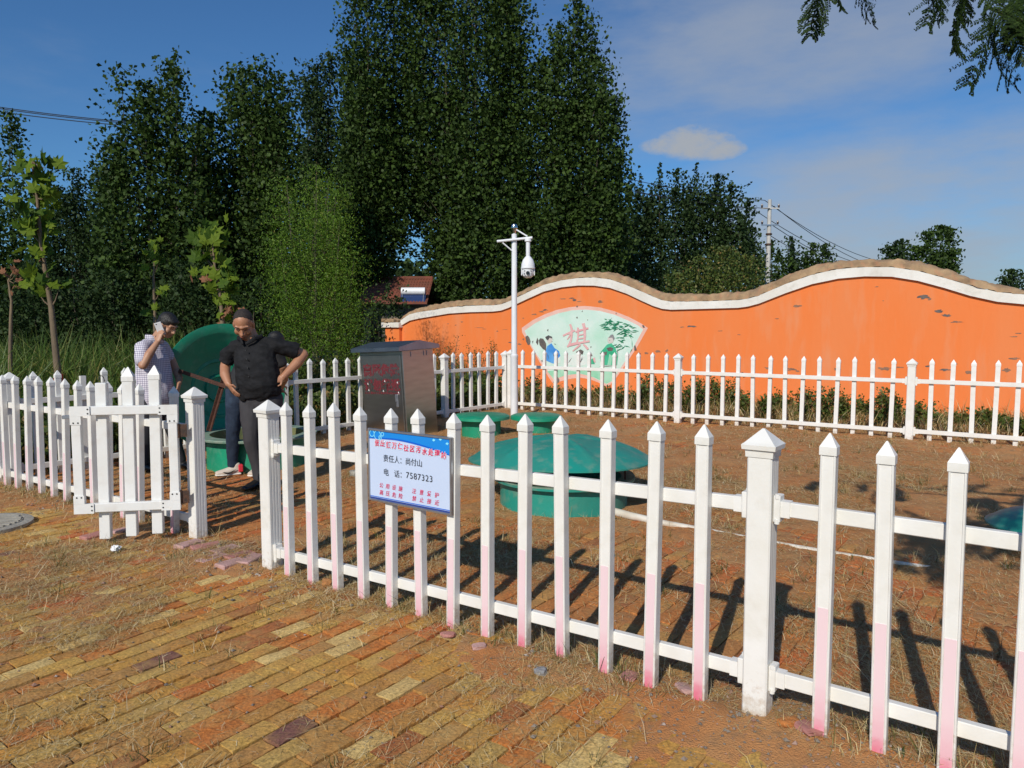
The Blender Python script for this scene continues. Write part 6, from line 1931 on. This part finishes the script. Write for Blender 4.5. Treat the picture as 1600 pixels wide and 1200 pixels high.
    shoe('shoe', (0.015, 0.06, 0.0), (-0.085, -0.155, 0.0), M['shoe_black'], o)
    shoe('shoe', (0.115, 0.15, 0.0), (0.10, -0.10, 0.0), M['shoe_black'], o)


def person_plaid():
    p = gp(247, 735)
    b = Body()
    f, Rm = head(b, (0.168, -0.02, 1.545), rad(74), rad(30), s=1.02)
    b.limb([(0.0, 0.0, 1.34), (0.06, -0.01, 1.43), (0.125, -0.015, 1.51)], [(0.062, 0.062), (0.056, 0.056), (0.054, 0.054)])
    b.limb([(-0.01, 0, 0.86), (0.0, 0, 1.0), (-0.01, 0, 1.2), (-0.01, 0, 1.34)], [(0.10, 0.13), (0.11, 0.13), (0.10, 0.15), (0.07, 0.11)])
    # arm raised to the ear
    b.limb([(-0.03, -0.17, 1.32), (0.01, -0.26, 1.22), (0.03, -0.30, 1.135)], [0.048, 0.046, 0.042])
    b.limb([(0.03, -0.30, 1.135), (0.08, -0.265, 1.25), (0.135, -0.195, 1.37)], [0.042, 0.042, 0.028])
    hand(b, (0.138, -0.19, 1.38), (0.20, 0.22, 0.9), (0.25, 0.9, -0.1), 1, 0.42, 0.95)
    b.limb([(0.0, 0.18, 1.32), (0.07, 0.24, 1.18), (0.12, 0.24, 1.06)], [0.048, 0.046, 0.042])
    b.limb([(0.12, 0.24, 1.06), (0.19, 0.16, 0.98), (0.235, 0.05, 0.93)], [0.042, 0.04, 0.028])
    hand(b, (0.237, 0.045, 0.925), (0.10, -0.5, -0.6), (-0.8, 0, 0.1), 1, 0.35, 0.95)
    for pts in ([(-0.04, -0.09, 0.86), (-0.06, -0.10, 0.46), (-0.10, -0.08, 0.08)], [(0.03, 0.09, 0.86), (0.12, 0.08, 0.46), (0.20, 0.10, 0.08)]):
        b.limb(pts, [0.065, 0.046, 0.034])
    o = b.build('person', M['skin'], None, 0.0065, 3, loc=(p.x, p.y, 0))
    props(o, 'person in a purple and white checked shirt holding a phone to the ear', 'person')
    s = 1.02
    hb = Body(); hb.ball(f(0, 0.020, 0.050), (0.086 * s, 0.100 * s, 0.088 * s), Rm); hb.ball(f(0, 0.058, 0.0), (0.076 * s, 0.062 * s, 0.080 * s), Rm); hb.ball(f(0, -0.045, 0.075), (0.066 * s, 0.045 * s, 0.036 * s), Rm)
    hb.build('hair', M['hair'], o, 0.007, 2, folds=0.012, fscale=(40, 40, 40))
    face_marks(f, Rm, s, o)
    t = Body()
    t.limb([(0.0, 0, 0.775), (0.0, 0, 0.90), (-0.005, 0, 1.02), (-0.015, 0, 1.18), (-0.015, 0, 1.30), (0.0, 0, 1.385)], [(0.178, 0.185), (0.180, 0.185), (0.178, 0.185), (0.165, 0.190), (0.125, 0.165), (0.07, 0.09)])
    t.limb([(-0.02, -0.10, 1.335), (-0.03, -0.175, 1.315), (-0.005, -0.245, 1.235), (0.008, -0.265, 1.185)], [0.075, 0.078, 0.074, 0.074])
    t.limb([(0.0, 0.10, 1.335), (0.0, 0.18, 1.31), (0.05, 0.225, 1.20)], [0.075, 0.078, 0.072])
    sh = t.build('shirt', M['plaid'], o, 0.008, 4, folds=0.026, fscale=(9, 9, 5))
    c = Body(); c.limb([(-0.045, -0.06, 1.42), (0.03, -0.085, 1.415), (0.09, -0.06, 1.385), (0.11, 0.0, 1.37)], [(0.010, 0.034), (0.010, 0.032), (0.010, 0.03), (0.008, 0.02)], side=(0, 1, 0.2)); c.limb([(-0.05, 0.06, 1.42), (0.02, 0.085, 1.41), (0.09, 0.05, 1.38)], [(0.010, 0.03), (0.010, 0.03), (0.008, 0.02)], side=(0, 1, 0.2)); c.limb([(-0.045, -0.06, 1.42), (-0.07, 0.0, 1.425), (-0.05, 0.06, 1.42)], [(0.010, 0.032), (0.01, 0.034), (0.01, 0.032)], side=(1, 0, 0))
    c.build('collar', M['plaid'], sh, 0.006, 2)
    q = Body()
    q.limb([(0.0, 0, 0.93), (0.0, 0, 0.86), (-0.005, 0, 0.80)], [(0.12, 0.16), (0.125, 0.165), (0.12, 0.16)])
    q.limb([(-0.03, -0.085, 0.86), (-0.05, -0.095, 0.66), (-0.06, -0.10, 0.46), (-0.085, -0.085, 0.25), (-0.10, -0.08, 0.09)], [0.098, 0.09, 0.072, 0.06, 0.06])
    q.limb([(0.03, 0.085, 0.86), (0.075, 0.085, 0.66), (0.12, 0.08, 0.46), (0.17, 0.09, 0.25), (0.20, 0.10, 0.09)], [0.098, 0.09, 0.072, 0.06, 0.06])
    q.build('trousers', M['trousers_dark'], o, 0.008, 4, folds=0.016, fscale=(12, 12, 3))
    shoe('shoe', (-0.15, -0.09, 0), (0.09, -0.12, 0), M['shoe_black'], o)
    shoe('shoe', (0.15, 0.10, 0), (0.39, 0.05, 0), M['shoe_black'], o)
    # the phone
    ph = G(); ph.box(-0.034, 0.034, -0.004, 0.004, -0.069, 0.069, bev=0.003)
    c = Vector((p.x, p.y, 0)) + Vector((0.142, -0.140, 1.512))
    k = ph.build('mobile_phone', M['phone']); k.location = c; k.rotation_euler = (rad(10), rad(-18), rad(22))
    props(k, 'white mobile phone held to the ear by the person in the checked shirt', 'phone')
    G().tube([(-0.016, -0.0055, 0.055), (-0.016, -0.0035, 0.055)], 0.006, 10).build('lens', M['black'], k)


def person_behind():
    p = gp(364, 742)
    b = Body()
    f, Rm = head(b, (0.36, 0.36, 1.345), rad(165), rad(38), s=1.0)
    b.limb([(0.30, 0.20, 1.28), (0.33, 0.26, 1.30), (0.35, 0.32, 1.33)], [0.06, 0.056, 0.055])
    b.limb([(0.11, 0.04, 0.9), (0.18, 0.08, 1.06), (0.27, 0.16, 1.25), (0.31, 0.2, 1.33)], [(0.14, 0.10), (0.14, 0.10), (0.15, 0.10), (0.11, 0.07)])
    b.limb([(0.16, 0.18, 1.31), (0.13, 0.28, 1.18), (0.18, 0.38, 1.04)], [0.048, 0.045, 0.04])
    b.limb([(0.18, 0.38, 1.04), (0.26, 0.42, 0.95), (0.34, 0.42, 0.88)], [0.04, 0.038, 0.028])
    hand(b, (0.34, 0.42, 0.88), (0.6, 0.2, -0.4), (0, 0, -1), 1, 0.3)
    b.limb([(0.44, 0.12, 1.28), (0.50, 0.14, 1.12), (0.48, 0.26, 0.98)], [0.048, 0.045, 0.04])
    b.limb([(0.48, 0.26, 0.98), (0.44, 0.34, 0.94), (0.40, 0.40, 0.90)], [0.04, 0.038, 0.028])
    hand(b, (0.40, 0.40, 0.90), (-0.3, 0.6, -0.4), (0, 0, -1), -1, 0.3)
    for pts in ([(0.05, 0.02, 0.86), (0.015, 0, 0.44), (-0.005, 0.02, 0.08)], [(0.19, 0.06, 0.86), (0.22, 0.04, 0.44), (0.25, 0.10, 0.08)]):
        b.limb(pts, [0.065, 0.046, 0.034])
    o = b.build('person', M['skin'], None, 0.0065, 3, loc=(p.x, p.y, 0))
    props(o, 'person in jeans and red-heeled sneakers leaning over the tank, half hidden behind another', 'person')
    hb = Body(); hb.ball(f(0, 0.020, 0.050), (0.086, 0.100, 0.088), Rm); hb.ball(f(0, 0.058, 0.0), (0.076, 0.062, 0.080), Rm); hb.ball(f(0, -0.045, 0.075), (0.066, 0.045, 0.036), Rm)
    hb.build('hair', M['hair'], o, 0.007, 2)
    face_marks(f, Rm, 1.02, o)
    t = Body()
    t.limb([(0.10, 0.03, 0.865), (0.13, 0.05, 0.97), (0.20, 0.10, 1.12), (0.27, 0.16, 1.25), (0.315, 0.20, 1.345)], [(0.165, 0.125), (0.165, 0.13), (0.17, 0.125), (0.18, 0.115), (0.08, 0.07)])
    t.limb([(0.22, 0.17, 1.31), (0.155, 0.2, 1.28), (0.13, 0.27, 1.19)], [0.07, 0.075, 0.066]); t.limb([(0.38, 0.14, 1.30), (0.45, 0.12, 1.26), (0.49, 0.135, 1.15)], [0.07, 0.075, 0.066])
    t.build('shirt', M['black_tee'], o, 0.008, 4, folds=0.02)
    q = Body()
    q.limb([(0.11, 0.03, 0.93), (0.11, 0.03, 0.86), (0.11, 0.035, 0.80)], [(0.155, 0.115), (0.16, 0.12), (0.155, 0.115)])
    q.limb([(0.045, 0.02, 0.86), (0.03, 0.005, 0.66), (0.015, 0.0, 0.45), (0.0, 0.015, 0.25), (-0.005, 0.02, 0.10)], [0.098, 0.088, 0.070, 0.062, 0.055])
    q.limb([(0.185, 0.05, 0.86), (0.21, 0.045, 0.66), (0.22, 0.04, 0.45), (0.24, 0.08, 0.25), (0.25, 0.10, 0.10)], [0.098, 0.088, 0.070, 0.062, 0.055])
    q.build('jeans', M['jeans'], o, 0.008, 4, folds=0.024, fscale=(10, 10, 9))
    for (h, tt) in (((0.055, 0.03, 0), (-0.135, -0.075, 0)), ((0.27, 0.15, 0), (0.22, -0.10, 0))):
        k = shoe('sneaker', h, tt, M['shoe_pale'], o, M['shoe_sole'])
        h, tt = Vector(h), Vector(tt); d = (tt - h).normalized(); sd = Vector((d.y, -d.x, 0))
        if sd.y > 0: sd = -sd
        sw = G()
        mid = h.lerp(tt, 0.5)
        prof = [(-0.075, 0.068), (-0.02, 0.030), (0.0, 0.024), (0.03, 0.030), (0.062, 0.050), (0.01, 0.038), (-0.015, 0.042)]
        Mx = Matrix(((d.x, -sd.x, 0, mid.x + sd.x * 0.053), (d.y, -sd.y, 0, mid.y + sd.y * 0.053), (0, 0, 1, 0), (0, 0, 0, 1)))
        sw.prism(prof, -0.002, 0.004, Mx); sw.build('tick_mark', M['black_soft'], k)
        hb = G(); Mh = Matrix(((d.x, -sd.x, 0, h.x), (d.y, -sd.y, 0, h.y), (0, 0, 1, 0), (0, 0, 0, 1)))
        hb.box(-0.035, 0.012, -0.046, 0.046, 0.030, 0.108, Mh, bev=0.008); hb.build('heel_tab', M['shoe_red'], k)
        tg = G(); tg.box(0.065, 0.085, -0.02, 0.02, 0.085, 0.118, Mh, bev=0.004); tg.build('tongue', M['shoe_red'], k)


person_black_shirt()
person_plaid()
person_behind()


# ---- mimosa reaching in from the right, over the camera ------------------------------------------
def build_mimosa():
    rng = random.Random(31)
    leaves = []
    for _ in range(4):
        # one twice-divided leaf hanging along +x, about 0.3 m long, its pinnae drooping unevenly
        g = G()
        n = 12
        bend = rng.uniform(-0.05, 0.05)
        pt = [(0.30 * i / n, bend * (i / n) ** 2, -0.11 * (i / n) ** 2) for i in range(n + 1)]
        g.tube(pt, [0.0022 * (1 - 0.6 * i / n) for i in range(n + 1)], 4)
        for i in range(1, n + 1):
            for sd in (-1, 1):
                if rng.random() < 0.06: continue
                x, yb, z = pt[i]; l = (0.100 * math.sin(math.pi * (0.20 + 0.66 * i / n)) + 0.022) * rng.uniform(0.75, 1.15)
                a0 = rng.uniform(0.62, 1.05); dx, dy = math.cos(a0), sd * math.sin(a0)
                dz = rng.uniform(-0.75, 0.05); m = 17
                P = lambda q: (x + dx * l * q, yb + dy * l * q * (1 - 0.18 * q), z + dz * l * q * q)
                g.tube([P(0), P(0.5), P(1)], [0.0012, 0.001, 0.0006], 3, caps=False)
                for k in range(m):
                    q = (k + 0.7) / m; c = Vector(P(q))
                    for s2 in (-1, 1):
                        a = math.atan2(dy, dx) + s2 * rng.uniform(0.85, 1.2); ll = 0.020 * (1 - 0.45 * q) * rng.uniform(0.8, 1.15)
                        ux, uy = math.cos(a), math.sin(a); vx, vy = -uy, ux
                        t = rng.uniform(-0.009, 0.002)
                        w = 0.0056
                        g.add([c, c + Vector((ux * ll * .5 + vx * w, uy * ll * .5 + vy * w, t * .5)), c + Vector((ux * ll, uy * ll, t)), c + Vector((ux * ll * .5 - vx * w, uy * ll * .5 - vy * w, t * .5))], [(0, 1, 2, 3)])
        me = bpy.data.meshes.new('leaf'); me.from_pydata(g.v, [], g.f); me.update()
        a = me.attributes.new('rnd', 'FLOAT', 'FACE'); a.data.foreach_set('value', [rng.random() for _ in me.polygons])
        me.materials.append(M['mimosa']); leaves.append(me)
    base = Vector((4.3, 0.9, 0))
    t = empty('mimosa_tree', base, 'mimosa tree whose feathery leaves hang into the upper right corner', 'tree')
    w = G()
    hub = Vector((0.0, 0.1, 2.5))
    w.tube([(0, 0, -0.1), (0.03, 0.02, 1.2), hub], [0.11, 0.095, 0.08], 10)
    spots = []

    def W(p): return Vector(p) - base
    b1 = at(1545, 12, 3.0); b2 = at(1640, 50, 3.1)
    w.tube([hub, W((3.2, 2.4, 2.75)), W(b2), W(b1)], [0.05, 0.03, 0.012, 0.006], 7)
    b3 = at(1470, -70, 3.1); b4 = at(1300, -60, 3.2)
    w.tube([hub, W((3.0, 2.2, 3.25)), W(at(1560, -60, 3.1)), W(b3), W(b4)], [0.05, 0.03, 0.016, 0.010, 0.004], 7)
    canopy = [(0.9, 0.5, 3.4), (1.05, 1.0, 3.5), (1.45, 0.4, 3.6), (1.2, 0.7, 3.5), (1.7, 0.9, 3.6), (1.5, 1.2, 3.45), (2.0, 1.3, 3.6), (1.9, 0.5, 3.8), (2.4, 1.0, 3.7), (2.3, 1.6, 3.55), (2.8, 1.3, 3.8), (3.0, 0.6, 4.0), (2.6, 2.0, 3.7), (3.3, 1.8, 3.9), (3.6, 1.0, 4.1), (2.1, 0.1, 3.9), (4.4, 0.8, 4.2), (4.2, 1.9, 3.9), (3.9, -0.2, 4.2), (5.0, 1.6, 3.9)]
    for c in canopy:
        w.tube([hub, (hub + W(c)) / 2 + Vector((0, 0, 0.25)), W(c)], [0.035, 0.022, 0.005], 6)
    w.build('trunk', M['bark'], t, True, 60)

    def leaf(p, q, s=1.0, roll=0.0):
        p, q = Vector(p), Vector(q); d = q - p
        o = inst(rng.choice(leaves), 'leaf', t, W(p)); k = d.length / 0.32 * s
        X = d.normalized(); up = Vector((0, 0, 1)); Y_ = up.cross(X)
        Y_ = Y_.normalized() if Y_.length > 0.05 else Vector((0, 1, 0)); Z_ = X.cross(Y_)
        R3 = Matrix((X, Y_, Z_)).transposed() @ Matrix.Rotation(roll, 3, 'X')
        o.rotation_euler = R3.to_euler(); o.scale = (k, k * 1.0, k)
    Y = 3.0
    for (a, c, y1, y2, roll) in (((1512, -14), (1458, 84), 3.0, 3.0, 0.9), ((1556, 34), (1530, 134), 2.95, 2.85, 1.2), ((1548, 20), (1549, 108), 3.0, 2.9, -0.9), ((1575, 30), (1596, 90), 3.0, 2.95, 1.0), ((1296, -48), (1240, 22), 3.2, 3.15, 0.4), ((1300, -44), (1262, 24), 3.2, 3.1, -0.5), ((1310, -50), (1290, 14), 3.2, 3.2, 0.9), ((1340, -58), (1332, 26), 3.15, 3.1, 1.2),
                               ((1440, -66), (1432, 14), 3.1, 3.1, 0.6), ((1470, -60), (1475, 12), 3.1, 3.0, -0.7), ((1500, -40), (1520, 24), 3.0, 3.05, 0.3), ((1590, -10), (1570, 40), 3.0, 2.9, 0.2), ((1600, 10), (1622, 80), 3.0, 3.0, 0.7), ((1610, -20), (1590, 60), 3.05, 3.0, -1.0), ((1540, -20), (1560, 36), 3.0, 2.9, 0.8), ((1580, -40), (1600, 24), 3.1, 3.0, 0.0), ((1480, -50), (1446, 20), 3.1, 3.1, -0.2)):
        leaf(at(*a, y1), at(*c, y2), 1.0, roll)
    for c in canopy:
        for _ in range(9):
            p = Vector(c) + Vector((rng.gauss(0, .16), rng.gauss(0, .16), rng.gauss(0, .1)))
            a = rng.uniform(0, 6.28)
            leaf(p, p + Vector((math.cos(a) * .26, math.sin(a) * .26, -0.14)), 1.1, rng.uniform(-.4, .4))


M['mimosa'] = ramp_material('mimosa_leaflet', [(0, (0.013, 0.027, 0.006)), (0.7, (0.024, 0.050, 0.008)), (1, (0.05, 0.085, 0.014))], 0.6, 0.2, 0.2)
build_mimosa()
